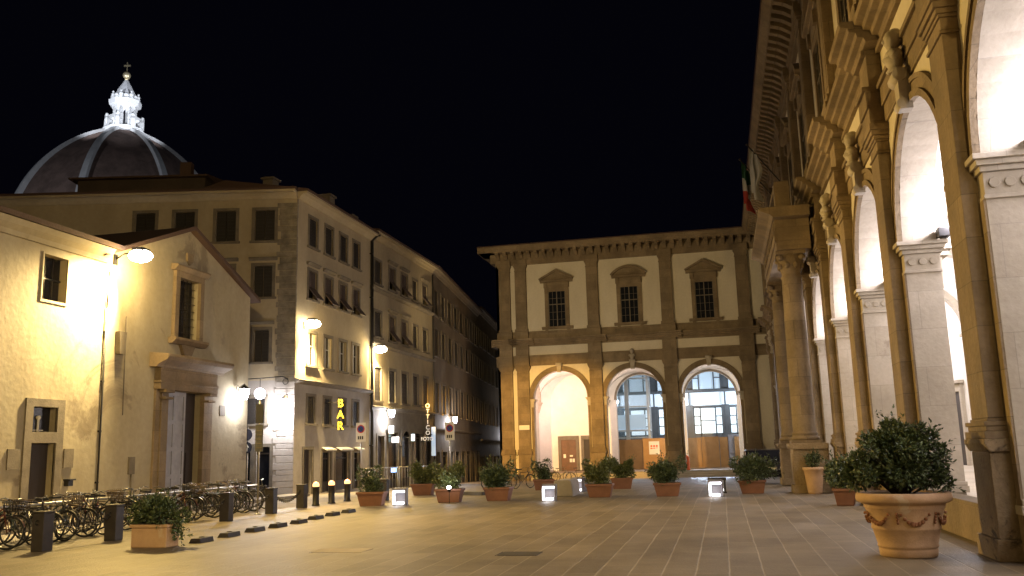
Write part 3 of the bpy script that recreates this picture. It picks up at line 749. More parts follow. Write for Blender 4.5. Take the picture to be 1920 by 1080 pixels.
# portal
pt = MB(FL)
for sg, e in ((-1, 25.05), (1, 27.05)):
    a = e+sg*.36
    pt.box(e, a, -.02, .12, .1, 3.75); pt.box(a, a+sg*.24, -.02, .07, .1, 3.75)
    pt.box(e+sg*-.0, a+sg*.04, -.02, .28, .1, .5)
    pt.box(e-sg*.02, a+sg*.05, -.02, .29, 3.45, 3.52); pt.box(e-sg*.0, a+sg*.09, -.02, .33, 3.65, 3.75)
pt.box(24.42, 27.68, -.02, .24, 3.75, 3.95); pt.box(24.40, 27.70, -.02, .27, 3.95, 4.02); pt.box(24.44, 27.66, -.02, .22, 4.02, 4.42)
pt.profile(24.15, 27.95, [(-.02, 4.42), (.26, 4.42), (.30, 4.48), (.42, 4.54), (.62, 4.62), (.68, 4.72), (.66, 4.80), (-.02, 4.88)])
po_ = pt.build('portal', STONE, ch, bevel=.012, label='carved stone church portal with projecting cornice and one grey panelled leaf')
d = MB(FL); d.box(25.05, 26.25, -.14, -.09, .1, 3.75)
for z in (.15, 1.0, 1.85, 2.7, 3.6): d.box(25.05, 26.25, -.09, -.06, z, z+.13)
for s in (25.05, 25.6, 26.15): d.box(s, s+.1, -.09, -.058, .1, 3.75)
d.build('door_leaf', GREYDOOR, po_)
d = MB(FL); d.box(26.26, 27.05, -.29, -.24, .1, 3.75); d.box(26.1, 26.55, -.24, -.22, .3, 1.8); d.box(26.6, 27.0, -.24, -.22, .3, 1.8); d.box(26.1, 27.0, -.24, -.22, 2.0, 3.5)
d.build('door_leaf', WOODD, po_)
# tall window above it
h = H[4]; f = MB(FL)
f.box(h[0]-.22, h[0], -.02, .12, h[2], h[3]+.2); f.box(h[1], h[1]+.22, -.02, .12, h[2], h[3]+.2); f.box(h[0], h[1], -.02, .12, h[3], h[3]+.2)
f.profile(h[0]-.36, h[1]+.36, [(-.02, h[3]+.2), (.14, h[3]+.2), (.26, h[3]+.32), (.26, h[3]+.38), (-.02, h[3]+.42)])
f.profile(h[0]-.36, h[1]+.36, [(-.02, h[2]-.20), (.14, h[2]-.2), (.28, h[2]-.08), (.28, h[2]), (-.02, h[2])])
f.prism([(h[0]+.2, .0, h[2]-.2), (h[1]-.2, .0, h[2]-.2), (h[1]-.45, .0, h[2]-.62), (h[0]+.45, .0, h[2]-.62)], (0, .12, 0))
w_ = f.build('window', STONE, ch, bevel=.01); pane(FL, w_, h)
b = MB(FL)
for k in range(1, 5): s = h[0]+(h[1]-h[0])*k/5; b.tube((s, -.1, h[2]), (s, -.1, h[3]), .012, 5)
for k in range(1, 8): z = h[2]+(h[3]-h[2])*k/8; b.tube((h[0], -.1, z), (h[1], -.1, z), .008, 5)
b.build('grille', DARK, w_)
b = MB(FL); b.prism([(25.85, 0, 8.35), (26.2, 0, 8.35), (26.2, 0, 8.1), (26.02, 0, 7.95), (25.85, 0, 8.1)], (0, .07, 0)); b.build('crest', STONE, ch)
b = MB(FL); b.box(28.2, 28.55, 0, .02, 3.05, 3.4); b.build('niche_panel', SURR, ch)

# ============ apartment houses
def awning_shutter(b, M, s0, s1, z0, z1, flare):
    """closed louvred leaves; the lower half may be propped outwards"""
    m = (s0+s1)/2; zm = z0+(z1-z0)*.45 if flare else z0
    for a, c in ((s0+.02, m-.01), (m+.01, s1-.02)):
        b.box(a, c, -.08, -.04, zm, z1-.02)
        n = 9
        for i in range(n):
            z = zm+(z1-zm)*(i+.3)/n; b.box(a+.04, c-.04, -.04, -.022, z, z+.035)
        if flare:
            b.prism([(a, -.05, zm), (c, -.05, zm), (c, flare, z0-.02), (a, flare, z0-.02)], (0, -.03, -.012))
def house(name, label, M, s0, s1, zt, holes, m, ground_m=None, ground_z=0, bands=(), zb=-1.2, deep=9, roofover=.5, end0=True, end1=True, parent=None, sur=.13, chimneys=()):
    t = parent or thing(name, tuple(M((s0+s1)/2, 0, 0)), label, 'building')
    hs = [h[:4] for h in holes]
    if ground_m:
        lo = [h for h in hs if h[3] <= ground_z]; hi = [h for h in hs if h[2] >= ground_z]
        wall_holes(M, t, s0, s1, ground_z, zt, hi, m, .2); wall_holes(M, t, s0, s1, zb, ground_z, lo, ground_m, .2, name='ground_floor_wall')
    else: wall_holes(M, t, s0, s1, zb, zt, hs, m, .2)
    b = MB(M); b.box(s0+.01, s1-.01, -deep, -.27, zb, zt)
    b.quad((s0, 0, zb), (s0, -.27, zb), (s0, -.27, zt), (s0, 0, zt)); b.quad((s1, 0, zb), (s1, -.27, zb), (s1, -.27, zt), (s1, 0, zt)); b.build('body', m, t)
    for z in bands:
        b = MB(M); b.profile(s0, s1, [(-.02, z-.14), (.06, z-.14), (.20, z-.04), (.22, z+.03), (-.02, z+.09)]); b.build('string_course', SURR, t)
    for h in holes:
        kind = h[4]; a, c, d, e = h[:4]; f = MB(M)
        f.box(a-sur, a, -.02, .035, d, e+sur); f.box(c, c+sur, -.02, .035, d, e+sur); f.box(a, c, -.02, .035, e, e+sur)
        if kind in ('door', 'shop', 'arch'):
            w = f.build('door' if kind == 'door' else 'shop_front', SURR, t)
            b = MB(M); b.box(a, c, -.19, -.15, d, e)
            if kind == 'door': b.box((a+c)/2-.02, (a+c)/2+.02, -.15, -.13, d, e); b.box(a+.1, c-.1, -.15, -.135, d+.2, d+.9)
            b.build('door_leaf' if kind == 'door' else 'pane', WOODD if kind == 'door' else BLACKG, w)
            if kind == 'shop':
                b = MB(M); b.box(a, a+.06, -.16, -.1, d, e); b.box(c-.06, c, -.16, -.1, d, e); b.box(a, c, -.16, -.1, e-.3, e-.24); b.box(a, c, -.18, -.1, d, d+.45); b.build('shop_frame', WOODD, w)
            continue
        f.box(a-sur-.06, c+sur+.06, -.02, .10, d-.09, d)
        if kind in ('hood', 'flare'): f.profile(a-sur-.08, c+sur+.08, [(-.02, e+sur+.10), (.06, e+sur+.10), (.15, e+sur+.2), (.15, e+sur+.24), (-.02, e+sur+.24)])
        w = f.build('window', SURR, t)
        if kind == 'glass':
            b = MB(M); b.box(a, c, -.18, -.15, d, e); b.build('pane', BLACKG, w)
            b = MB(M); b.box((a+c)/2-.03, (a+c)/2+.03, -.15, -.11, d, e); b.box(a, c, -.15, -.12, d+(e-d)*.6, d+(e-d)*.6+.04)
            b.box(a, a+.05, -.15, -.11, d, e); b.box(c-.05, c, -.15, -.11, d, e); b.build('sash', SIGNW, w)
        else:
            b = MB(M); awning_shutter(b, M, a, c, d, e, .42 if kind == 'flare' else 0)
            b.build('shutter', SHUTP if kind == 'flare' else SHUT, w)
            if kind == 'flare': b = MB(M); b.box(a, c, -.19, -.17, d, e); b.build('pane', BLACKG, w)
    b = MB(M); b.profile(s0-(.3 if end0 else 0), s1, [(-.02, zt-.22), (.08, zt-.22), (.14, zt-.1), (roofover*.5, zt-.02), (roofover*.5, zt+.0), (-.02, zt)])
    n = int((s1-s0)/.5)
    b.box(s0, s1, -.02, roofover-.05, zt+.003, zt+.10)
    b.build('eaves', m, t)
    b = MB(M); b.prism([(s0-(.35 if end0 else 0), roofover, zt+.10), (s0-(.35 if end0 else 0), roofover, zt+.2), (s0-(.35 if end0 else 0), -deep/2, zt+.95), (s0-(.35 if end0 else 0), -deep, zt+.1)], (s1-s0+(.35 if end0 else 0), 0, 0)); b.build('roof', ROOF, t)
    for cs, cn, hh in chimneys:
        b = MB(M); b.box(cs-.3, cs+.3, cn-.25, cn+.25, zt+.3, zt+1.5+hh); b.box(cs-.38, cs+.38, cn-.33, cn+.33, zt+1.5+hh, zt+1.6+hh); b.build('chimney', APT3, t)
    return t
A_ = R(12.85)
COR = (-17.2, 34.2)
FB = Frame(COR, (0, 1)).out((1, 0))                                        # street side
FF = Frame(COR, (-math.cos(A_), -math.sin(A_))).out((math.sin(A_), -math.cos(A_)))  # face towards the church
cols = [(35.37, 36.17), (37.03, 37.84), (38.66, 39.48), (40.25, 41.02)]
hb = []
for a, c in cols:
    a -= 34.2; c -= 34.2
    hb += [(a, c, 10.70, 12.0, 'shut'), (a, c, 8.35, 9.6, 'flare'), (a, c, 5.45, 6.85, 'glass'), (a+.05, c-.05, 2.95, 4.1, 'shut')]
hb += [(.95, 1.75, .0, 1.85, 'door'), (2.75, 3.65, .0, 1.72, 'shop'), (4.15, 5.7, .0, 1.72, 'shop'), (6.25, 6.95, .0, 1.68, 'shop')]
bar = house('bar_building', 'four storey corner house with the yellow vertical BAR sign and rough grey quoins', FB, 0, 8.3, 12.75, hb, APT, GROUNDFL, 4.72, bands=(4.72,), zb=-.3, deep=7, end0=False, chimneys=((6.3, -1.5, .2), (7.9, -2.2, .0), (3.2, -3, .3)))
hf = []
for x0 in (.95, 2.62, 4.4, 6.1):
    hf += [(x0, x0+.86, 10.7, 12.05, 'shut')]
    hf += [(x0+.06, x0+.84, 8.25, 9.6, 'hood'), (x0+.14, x0+.76, 5.5, 6.85, 'hood')]
hf += [(1.2, 1.95, 2.95, 4.0, 'shut'), (.95, 1.5, .0, 2.0, 'shop'), (1.75, 2.6, .0, 2.0, 'shop')]
house('bar_building', '', FF, 0, 18, 12.75, hf, APT, GROUNDFL, 4.72, bands=(), zb=-.3, deep=7, end0=False, parent=bar)
q = MB(FB); random.seed(3)
z = 5.0
while z < 12.3:
    hh = random.uniform(.28, .42); w = random.choice((.05, .08)); q.box(-.002, w, -.3, .02, z, z+hh-.02); z += hh
q2 = MB(FF); z = -.2; i = 0
while z < 12.3:
    hh = random.uniform(.2, .34); w = .72+(.1 if i % 2 else 0)+random.uniform(-.04, .04); q2.cur = 1 if z < 4.6 else 0; q2.box(-.02, w, -.2, .03, z, z+hh-.015); z += hh; i += 1
q.build('quoin', QUOIN, bar); q2.build('quoin', [QUOIN, GROUNDFL], bar, bevel=.015)
b = MB(FB); b.path([(8.28, .09, 12.5), (8.28, .09, .2)], .055, 8); b.path([(8.28, .09, 12.5), (8.6, .3, 12.85), (8.6, .45, 12.85)], .055, 8)
for z in (2, 4.5, 7, 9.5, 11.8): b.box(8.2, 8.36, 0, .16, z, z+.05)
b.build('drainpipe', DARK, bar)
b = MB(FB); b.box(-17.1+17.1+5.3, 6.0, -2.8, -2.2, 13.4, 14.2); b.build('chimney', APT3, bar)
# raised attic seen dark against the dome
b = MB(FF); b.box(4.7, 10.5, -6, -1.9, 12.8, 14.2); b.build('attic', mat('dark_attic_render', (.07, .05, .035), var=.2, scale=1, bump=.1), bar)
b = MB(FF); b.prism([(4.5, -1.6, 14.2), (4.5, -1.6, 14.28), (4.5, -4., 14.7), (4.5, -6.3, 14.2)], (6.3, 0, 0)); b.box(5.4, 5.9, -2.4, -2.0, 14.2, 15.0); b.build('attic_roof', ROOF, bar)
b = MB(FB)
for (a, c, z) in ((2.7, 3.7, 1.95), (4.2, 5.6, 1.95), (6.2, 7.0, 1.95)): b.prism([(a, .02, z), (a, .28, z-.10), (a, .28, z-.16), (a, .02, z-.02)], (c-a, 0, 0))
b.build('shop_canopy', SIGNW, bar)

cols2 = [(42.95, 44.1), (45.1, 46.22), (47.02, 48.2), (48.95, 49.95), (50.75, 51.8)]
h2 = []
FB2 = Frame((-17.2, 42.5), (0, 1)).out((1, 0))
for i, (a, c) in enumerate(cols2):
    a -= 42.5-.1; c -= 42.5+.1
    h2 += [(a, c, 10.42, 11.65, 'flare' if i in (1, 2, 4) else 'shut'), (a, c, 7.6, 8.92, 'flare' if i in (1, 2) else 'shut'), (a, c, 4.3, 6.0, 'shut')]
h2 += [(1.0, 1.9, 0-.2, 2.5, 'door'), (2.5, 4.0, -.2, 2.7, 'shop'), (4.6, 6.0, -.2, 2.8, 'shop'), (6.6, 7.9, -.3, 2.7, 'shop'), (8.4, 9.9, -.3, 2.7, 'shop')]
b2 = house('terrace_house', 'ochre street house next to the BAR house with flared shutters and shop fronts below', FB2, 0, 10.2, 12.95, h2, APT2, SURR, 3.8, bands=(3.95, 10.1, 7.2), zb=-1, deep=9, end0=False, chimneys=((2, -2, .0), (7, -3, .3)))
b = MB(FB2); b.path([(.12, .09, 12.6), (.12, .09, .1)], .05, 8); b.path([(10.1, .09, 12.6), (10.1, .09, 0)], .05, 8); b.build('drainpipe', DARK, b2)
b = MB(FB2); b.ring(5.3, 2.0, .8, 1.0, .0, .06); b.build('shop_arch', SURR, b2)
p3, p4, p5, p6 = (-17.2, 52.7), (-19.5, 72), (-22, 93), (-25.5, 122)
def row(name, label, p, q_, zt, m, nwin, levels, deep=8, z0=0):
    d = Vector((q_[0]-p[0], q_[1]-p[1], 0)); L_ = d.length; d.normalize()
    F = Frame(p, d).out((d.y, -d.x)); hs = []
    for i in range(nwin):
        s = L_*(i+.5)/nwin; w = min(1.15, L_/nwin*.5)
        for (a, c, kd) in levels:
            hs.append((s-w/2, s+w/2, a, c, kd))
        hs.append((s-w/2-.15, s+w/2+.15, z0-.9, z0+1.9, 'shop' if i % 2 else 'door'))
    return house(name, label, F, 0, L_, zt, hs, m, SURR, z0+3.2, bands=(z0+3.3,), zb=-2.4, deep=deep, end0=False), F
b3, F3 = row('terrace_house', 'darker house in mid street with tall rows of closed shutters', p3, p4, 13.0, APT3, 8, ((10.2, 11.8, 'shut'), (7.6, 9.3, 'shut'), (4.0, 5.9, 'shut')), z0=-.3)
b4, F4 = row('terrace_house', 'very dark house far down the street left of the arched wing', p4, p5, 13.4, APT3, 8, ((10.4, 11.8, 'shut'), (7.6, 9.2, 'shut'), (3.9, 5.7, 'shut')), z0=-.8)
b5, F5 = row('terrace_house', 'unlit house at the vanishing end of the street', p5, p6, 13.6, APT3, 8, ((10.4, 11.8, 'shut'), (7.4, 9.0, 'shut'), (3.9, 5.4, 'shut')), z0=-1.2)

# ============ lamps
SOD = (1.0, .69, .24); LEDW = (.93, .92, 1.0)
def flood(loc, wallx, label, energy, name='wall_floodlight', spot_e=0, aimy=-1, aimz=0, sdy=-.3, glow=260, cone=132, soff=.42):
    """sodium floodlight on a bracket: warm light towards the wall and over the square"""
    x, y, z = loc; t = thing(name, loc, label, 'lamp', 'sodium lamps on the left-hand walls')
    b = MB(); b.path([(wallx, y, z-.1), (wallx+.3, y, z+.05), (x, y, z+.08)], .025); b.box(wallx, wallx+.04, y-.08, y+.08, z-.25, z+.05); b.build('bracket', DARK, t)
    b = MB(); b.prism([(x-.22, y-.2, z+.02), (x+.22, y-.2, z+.02), (x+.15, y-.2, z+.18), (x-.15, y-.2, z+.18)], (0, .4, 0)); b.build('housing', DARK, t, bevel=.01)
    b = MB(); b.ball((x, y, z-.05), .34, 1, 1, .55); b.build('lens', emit('sodium_lens', (1, .86, .62), 40), t)
    sg = 1 if x > wallx else -1
    lamp('SPOT', (wallx+sg*soff, y, z-.36), energy, (1, .74, .34), .1, t, spot=100, blend=1, aim=(wallx, y+sdy, z-1.5), name='wall_splash')
    lamp('SPOT', (x+.05, y, z-.34), spot_e, (1, .66, .19), .14, t, spot=cone, blend=.6, aim=(x+8, y+aimy, aimz), name='square_beam')
    lamp('POINT', (x, y, z-.42), glow, SOD, .12, t, name='bare_lamp_glow')
flood((-16.15, 22.3, 7.5), -17, 'very bright sodium floodlight on the church wall above its drainpipes', 12500, sdy=-.95, glow=460, soff=.68, spot_e=3200)
lamp('SPOT', (-15.95, 22.1, 7.1), 8200, (1, .63, .17), .14, bpy.data.objects['wall_floodlight'], spot=84, blend=.7, aim=(3.6, 19, 3.2), name='arcade_beam')
flood((-16.78, 35.0, 7.2), -17.2, 'sodium floodlight at the corner of the BAR house', 7000, sdy=.25, spot_e=2600)
flood((-16.72, 42.7, 6.9), -17.2, 'sodium floodlight by the drainpipe between the BAR house and its neighbour', 6000, spot_e=2800, sdy=.5)
lamp('SPOT', (-15.3, 42.4, 6.7), 34000, (1, .54, .10), .2, bpy.data.objects['wall_floodlight.002'], spot=38, blend=.45, aim=(-12.6, 68, .6), name='added_wing_beam')  # added spot clear of the lamp body, brightens the wing's lower left
lamp('SPOT', (-15.3, 42.4, 7.0), 6000, (1, .74, .38), .2, bpy.data.objects['wall_floodlight.002'], spot=80, blend=.6, aim=(-6, 68, 15.5), name='added_upper_wing_beam')  # another added spot, lifts the wing's upper storey
flood((-16.2, 6.5, 7.5), -17, 'sodium floodlight on the church wall behind the viewer\'s left shoulder', 500, spot_e=1300, glow=120)
flood((-16.2, -8, 7.5), -17, 'last sodium floodlight on the church wall, out of the picture', 500, spot_e=1900, glow=120)
flood((2.75, -7, 8.6), 3.4, 'unseen floodlight added on the arcade behind the camera to light the far walls', 200, spot_e=0, glow=60)  # unseen lamp added to brighten the church, corner house and wing
lamp('SPOT', (2.6, -7, 8.2), 12500, (1, .70, .28), .2, bpy.data.objects['wall_floodlight.005'], spot=62, blend=.8, aim=(-15, 34, 5.0), name='added_far_beam')  # added spot that carries nearly all of this unseen lamp's light
def lantern(loc, wp, label, energy, name='wall_lantern', col=LEDW, r=.15):
    x, y, z = loc; t = thing(name, loc, label, 'lamp', 'white wall lanterns'); wp = Vector(wp)
    b = MB(); b.path([wp, wp.lerp(Vector((x, y, z+.35)), .5)+Vector((0, 0, .12)), (x, y, z+.35), (x, y, z+.2)], .018); b.torus((wp.x*.7+x*.3, wp.y*.7+y*.3, z+.2), .10, .012, 'x', 14, 5); b.build('bracket', DARK, t)
    b = MB(); b.lathe([(.05, .3), (.17, .2), (.19, .17)], (x, y, z), 12); b.build('cap', DARK, t)
    b = MB(); b.lathe([(.09, -.2), (r, 0), (r*1.1, .17)], (x, y, z), 12); b.build('lantern_glass', emit('white_lantern', (.92, .9, 1), 30), t)
    lamp('POINT', (x, y, z-.35), energy, col, .1, t)
lantern((-16.62, 29.2, 3.85), (-17, 29.2, 3.75), 'white wall lantern on the right-hand end of the church', 170)
c_ = FF(.28, .42, 3.75); lantern(tuple(c_), tuple(FF(.28, 0, 3.7)), 'white wall lantern lighting the rough corner of the BAR house', 420)
lantern((-16.75, 44.4, 3.65), (-17.2, 44.4, 3.6), 'white wall lantern over the first shop past the BAR house', 260)
c_ = F3(5.2, .45, 3.7); lantern(tuple(c_), tuple(F3(5.2, 0, 3.7)), 'white wall lantern halfway down the street', 300)
c_ = F4(16.0, .5, 3.4); lantern(tuple(c_), tuple(F4(16.0, 0, 3.4)), 'farthest white wall lantern beside the arched wing', 380)
# hanging globe
gp = Vector((-18.1, 33.0, 4.12)); t = thing('globe_lamp', tuple(gp), 'round white globe lamp hanging from a long horizontal arm by the BAR house', 'lamp')
wp = FF(.25, 0, 4.75)
b = MB(); b.path([wp, wp+Vector((-.1, -.3, .1)), (gp.x+.1, gp.y, gp.z+.62), (gp.x-.8, gp.y-.1, gp.z+.60)], .02); b.tube((gp.x, gp.y, gp.z+.6), (gp.x, gp.y, gp.z+.2), .012); b.torus(tuple(wp+Vector((-.05, -.15, -.1))), .12, .014, 'y', 14, 5); b.build('bracket', DARK, t)
b = MB(); b.ball(tuple(gp), .23, k=18, m=12); b.build('globe', emit('globe_glow', (.88, .86, 1), 3.5), t)
lamp('POINT', (gp.x, gp.y, gp.z-.32), 60, LEDW, .15, t)

# ============ signs
def box_between(b, *a): b.box(*a)
YEL = emit('yellow_neon', (1, .74, .05), .85)
t = thing('bar_sign', (-16.45, 37.15, 3.4), 'vertical yellow lit sign reading BAR on the corner house', 'sign')
b = MB(); b.box(-16.46, -16.40, 37.18, 37.22, 2.62, 4.05); b.tube((-17.2, 37.2, 3.9), (-16.4, 37.2, 3.9), .02); b.tube((-17.2, 37.2, 2.8), (-16.4, 37.2, 2.8), .02); b.build('sign_board', SHUT, t)
for ch_, z in zip('BAR', (3.84, 3.34, 2.84)): text('letter', ch_, YEL, (-16.43, 37.15, z), (R(90), 0, 0), .50, t, .012)
t = thing('optician_sign', (-16.5, 48.5, 3.4), 'vertical row of pale letters reading OTTICO over FOTO on the street wall', 'sign')
PLET = emit('pale_letters', (.72, .70, .68), .25)
b = MB(); b.tube((-17.2, 49.75, 4.3), (-16.5, 49.75, 4.3), .02); b.tube((-17.2, 49.75, 2.6), (-16.3, 49.75, 2.6), .02); b.tube((-16.62, 49.75, 2.5), (-16.62, 49.75, 4.45), .012); b.build('bracket', DARK, t)
for i, ch_ in enumerate('OTTICO'): text('letter', ch_, PLET, (-16.55, 49.7, 4.25-.31*i), (R(90), 0, 0), .34, t, .012)
text('letter', 'FOTO', PLET, (-16.6, 49.7, 2.36), (R(90), 0, 0), .28, t, .012)
def litbox(name, label, x0, x1, y, z0, z1, col, s, em='lit_face', frame=SIGNK, d=.12, wall=-17.2, cat='sign', txt=None):
    t = thing(name, ((x0+x1)/2, y, (z0+z1)/2), label, cat)
    b = MB(); b.box(x0-.03, x1+.03, y, y+d, z0-.03, z1+.03); b.tube((wall, y+d/2, (z0+z1)/2), (x0, y+d/2, (z0+z1)/2), .02); b.build('casing', frame, t)
    b = MB(); b.box(x0, x1, y-.01, y-.002, z0, z1); b.build('lit_face', emit(em+name, col, s), t)
    if txt: text('letter', txt, SIGNK, ((x0+x1)/2, y-.013, (z0+z1)/2), (R(90), 0, 0), (z1-z0)*.7, t, .002)
    return t
litbox('shop_light_box', 'small bright white light box under the T sign', -16.95, -16.55, 44.9, 2.15, 2.45, (1, .93, .92), 2.2)
litbox('tobacconist_sign', 'white T sign plate above the bright light box', -17.0, -16.72, 44.6, 2.62, 3.0, (.5, .47, .42), .05, txt='T')
litbox('shop_display', 'small blue screen glowing low in a shop doorway', -17.1, -16.8, 45.2, .62, .85, (.25, .45, 1), 2.5, wall=-17.2)
litbox('pharmacy_banner', 'narrow vertical pale blue lit sign right of the optician letters', -16.5, -16.25, 50.2, 1.4, 3.05, (.40, .55, .85), .42)
litbox('round_shop_sign', 'small blue and white lit shop sign on a bracket left of the optician letters', -16.75, -16.55, 47.4, 2.25, 2.62, (.5, .8, 1), 1.0)
litbox('red_shop_light', 'tiny red orange light in a far shop doorway', -17.0, -16.8, 51, .5, .65, (1, .3, .1), 3.0)

def no_parking(x, y, label):
    t = thing('parking_sign', (x, y, G(y)), label, 'sign', 'no parking signs on poles'); z = G(y)
    b = MB(); b.tube((x, y, z), (x, y, z+2.75), .03, 8); b.lathe([(.1, 0), (.1, .03), (.04, .05)], (x, y, z), 10); b.build('pole', STEEL, t)
    b = MB(); b.box(x-.19, x+.19, y-.045, y-.03, z+2.05, z+2.75); pl = b.build('sign_plate', SIGNW, t)
    b = MB(); b.prism([(x+.15*math.cos(a*math.pi/10), y-.048, z+2.52+.15*math.sin(a*math.pi/10)) for a in range(20)], (0, -.004, 0)); b.build('ring', mat('sign_red', (.5, .05, .04), var=.05, scale=3, bump=0), pl)
    b = MB(); b.prism([(x+.11*math.cos(a*math.pi/10), y-.054, z+2.52+.11*math.sin(a*math.pi/10)) for a in range(20)], (0, -.004, 0)); b.build('disc', mat('sign_blue', (.02, .05, .25), var=.05, scale=3, bump=0), pl)
    b = MB(); b.prism([(x-.09, y-.06, z+2.59), (x-.06, y-.06, z+2.62), (x+.09, y-.06, z+2.45), (x+.06, y-.06, z+2.42)], (0, -.003, 0))
    b.build('slash', SIGNK, pl); b = MB()
    for k in (-.1, -.02, .06): b.box(x+k-.02, x+k+.035, y-.05, y-.046, z+2.14, z+2.26)
    b.build('lettering', SIGNK, pl)
no_parking(-13.05, 31.4, 'white no parking plate on a thin pole in front of the BAR house')
no_parking(-10.5, 34.3, 'white no parking plate on a pole behind the middle planters')
# direction sign pole in front of the bicycles
x, y = -12.93, 23.6
t = thing('signpost', (x, y, 0), 'tall thin pole with a narrow stack of dark and pale plates, before the bicycles', 'sign')
b = MB(); b.tube((x, y, 0), (x, y, 3.2), .028, 8); b.lathe([(.09, 0), (.09, .02), (.04, .04)], (x, y, 0), 10); b.build('pole', STEEL, t)
GRYP = mat('dull_grey_plate', (.10, .10, .10), rough=.6, var=.15, scale=4, bump=0)
b = MB(); b.box(x-.10, x+.14, y-.05, y-.035, 2.55, 3.1); b.build('sign_plate', SIGNK, t)
b = MB(); b.box(x-.10, x+.14, y-.05, y-.035, 1.75, 2.52); pl = b.build('sign_plate', GRYP, t)
b = MB()
for z in (1.85, 1.97, 2.09, 2.21, 2.33): b.box(x-.06, x+.10, y-.056, y-.05, z, z+.02)
b.build('lettering', SURR, pl)
t = thing('traffic_sign', (-16.75, 29.9, 0), 'two round dark traffic signs, one with a white arrow, at the church corner', 'sign')
x, y = -17.12, 30.4
b = MB(); b.tube((x, y, 0), (x, y, 2.7), .03, 8); b.build('pole', STEEL, t)
for z in (2.42, 1.95):
    b = MB(); b.prism([(x+.2*math.cos(a*math.pi/12), y-.06, z+.21*math.sin(a*math.pi/12)) for a in range(24)], (0, .02, 0)); pl = b.build('sign_disc', mat('sign_navy', (.012, .012, .02), var=.05, scale=3, bump=0), t)
    if z < 2: b = MB(); b.box(x-.03, x+.03, y-.066, y-.061, z-.14, z+.02); b.prism([(x-.09, y-.066, z+.0), (x+.09, y-.066, z+.0), (x, y-.066, z+.13)], (0, .005, 0)); b.build('arrow', SIGNW, pl)

# ============ bollards and chain
def mk_boll():
    t = proto('square_bollard', '', 'bollard', 'square bollards along the street edge')
    b = MB(); b.box(-.13, .13, -.13, .13, 0, .68); b.build('post', BOLL, t, bevel=.012)
    b = MB(); b.box(-.14, .14, -.14, .14, .68, .72); b.build('cap', BOLL, t, bevel=.01)
    b = MB(); b.torus((0, -.15, .52), .04, .012, 'x', 12, 5); b.torus((0, .15, .52), .045, .012, 'x', 12, 5); b.build('chain_ring', DARK, t)
    return t
st = {}
BL = [(-12.35, 14.6), (-12.3, 16.55), (-12.55, 21.3), (-12.7, 23.95), (-12.95, 26.4)]
bl = ['square bollard nearest the camera on the far left', 'second square bollard, left of the leafy trough by the bicycles', 'square bollard right of the leafy trough, before the church portal', 'square bollard just right of the thin signpost', 'square bollard at the right end of the hanging chain']
for (x, y), l in zip(BL, bl): first_or_dup(st, 'b', mk_boll, (x, y, 0), random.uniform(-.05, .05), l)
for (x, y), l in zip([(-11.95, 30.6), (-11.6, 29.0+1.0)], ['square bollard hidden behind the small shrub trough', 'square bollard behind the left cube light']): first_or_dup(st, 'b', mk_boll, (x, y, 0), 0, l)
def chain(p, q_, sag, label):
    t = MB(); n = 26; p = Vector(p); q_ = Vector(q_)
    for i in range(n):
        u = (i+.5)/n; c = p.lerp(q_, u)+Vector((0, 0, -sag*4*u*(1-u)))
        t.torus(tuple(c), .045, .011, 'x' if i % 2 else 'z', 8, 4)
    tag(t.build('chain', STEEL if sag < .15 else DARK, fix=False), label, 'chain', 'chains between the bollards')
chain((-12.7, 24.14, .5), (-12.93, 26.2, .5), .22, 'sagging chain between the two bollards right of the signpost')
chain((-12.35, 14.8, .5), (-12.3, 16.35, .5), .2, 'chain between the two nearest bollards')
chain((-12.3, 16.75, .5), (-12.52, 21.1, .5), .3, 'long chain from the second bollard past the leafy trough')
chain((-12.57, 21.5, .5), (-12.7, 23.75, .5), .25, 'chain between the bollards before the church portal')
def mk_lb():
    t = proto('lit_bollard', '', 'bollard', 'round bollards with a light on top')
    b = MB(); b.lathe([(.13, 0), (.13, .03), (.105, .05), (.105, .55), (.115, .56), (.115, .6)], (0, 0, 0), 18); b.build('post', DARK, t)
    b = MB(); b.lathe([(.10, .6), (.11, .66), (.08, .72), (.02, .75)], (0, 0, 0), 16); b.build('light_head', emit('amber_head', (1, .50, .20), 2.6), t)
    lamp('POINT', (0, 0, .85), 12, (1, .55, .3), .05, t)
    return t
for (x, y), l in zip([(-13.0, 27.5), (-12.95, 28.6), (-12.9, 29.8)], ['leftmost of the three round bollards with glowing tops', 'middle round bollard with a glowing top', 'rightmost glowing round bollard, beside the shrub trough']): first_or_dup(st, 'lb', mk_lb, (x, y, 0), 0, l)

# low kerb stones
def mk_k():
    b = MB(); b.prism([(-.13, -.25, 0), (.13, -.25, 0), (.09, -.22, .09), (-.09, -.22, .09)], (0, .48, 0)); b.torus((0, 0, .1), .05, .01, 'z', 10, 4)
    o = b.build('kerb_stone', BOLL, origin=(0, 0, 0), bevel=.012); return tag(o, '', 'kerb', 'low kerb stones in a line across the paving')
ks = [(-10.0, 16.1), (-10.05, 17.2), (-10.1, 18.35), (-10.1, 19.4), (-10.1, 20.45), (-10.25, 21.7), (-10.33, 22.9), (-10.35, 24.0)]
wd = ['nearest', 'second nearest', 'third', 'fourth', 'fifth', 'sixth', 'seventh', 'farthest']
for (x, y), w in zip(ks, wd): first_or_dup(st, 'k', mk_k, (x, y, 0), 0, w+' low dark kerb stone in the line starting at the leafy trough')
b = MB(); b.prism([(-.13, -.9, 0), (.13, -.9, 0), (.09, -.86, .12), (-.09, -.86, .12)], (0, 1.8, 0))
o = b.build('kerb_stone', BOLL, origin=(0, 0, 0), bevel=.012); o.location = (-9.4, 32.8, 0); o.rotation_euler = (0, 0, R(60)); tag(o, 'longer dark kerb bar lying right of the middle planters', 'kerb')

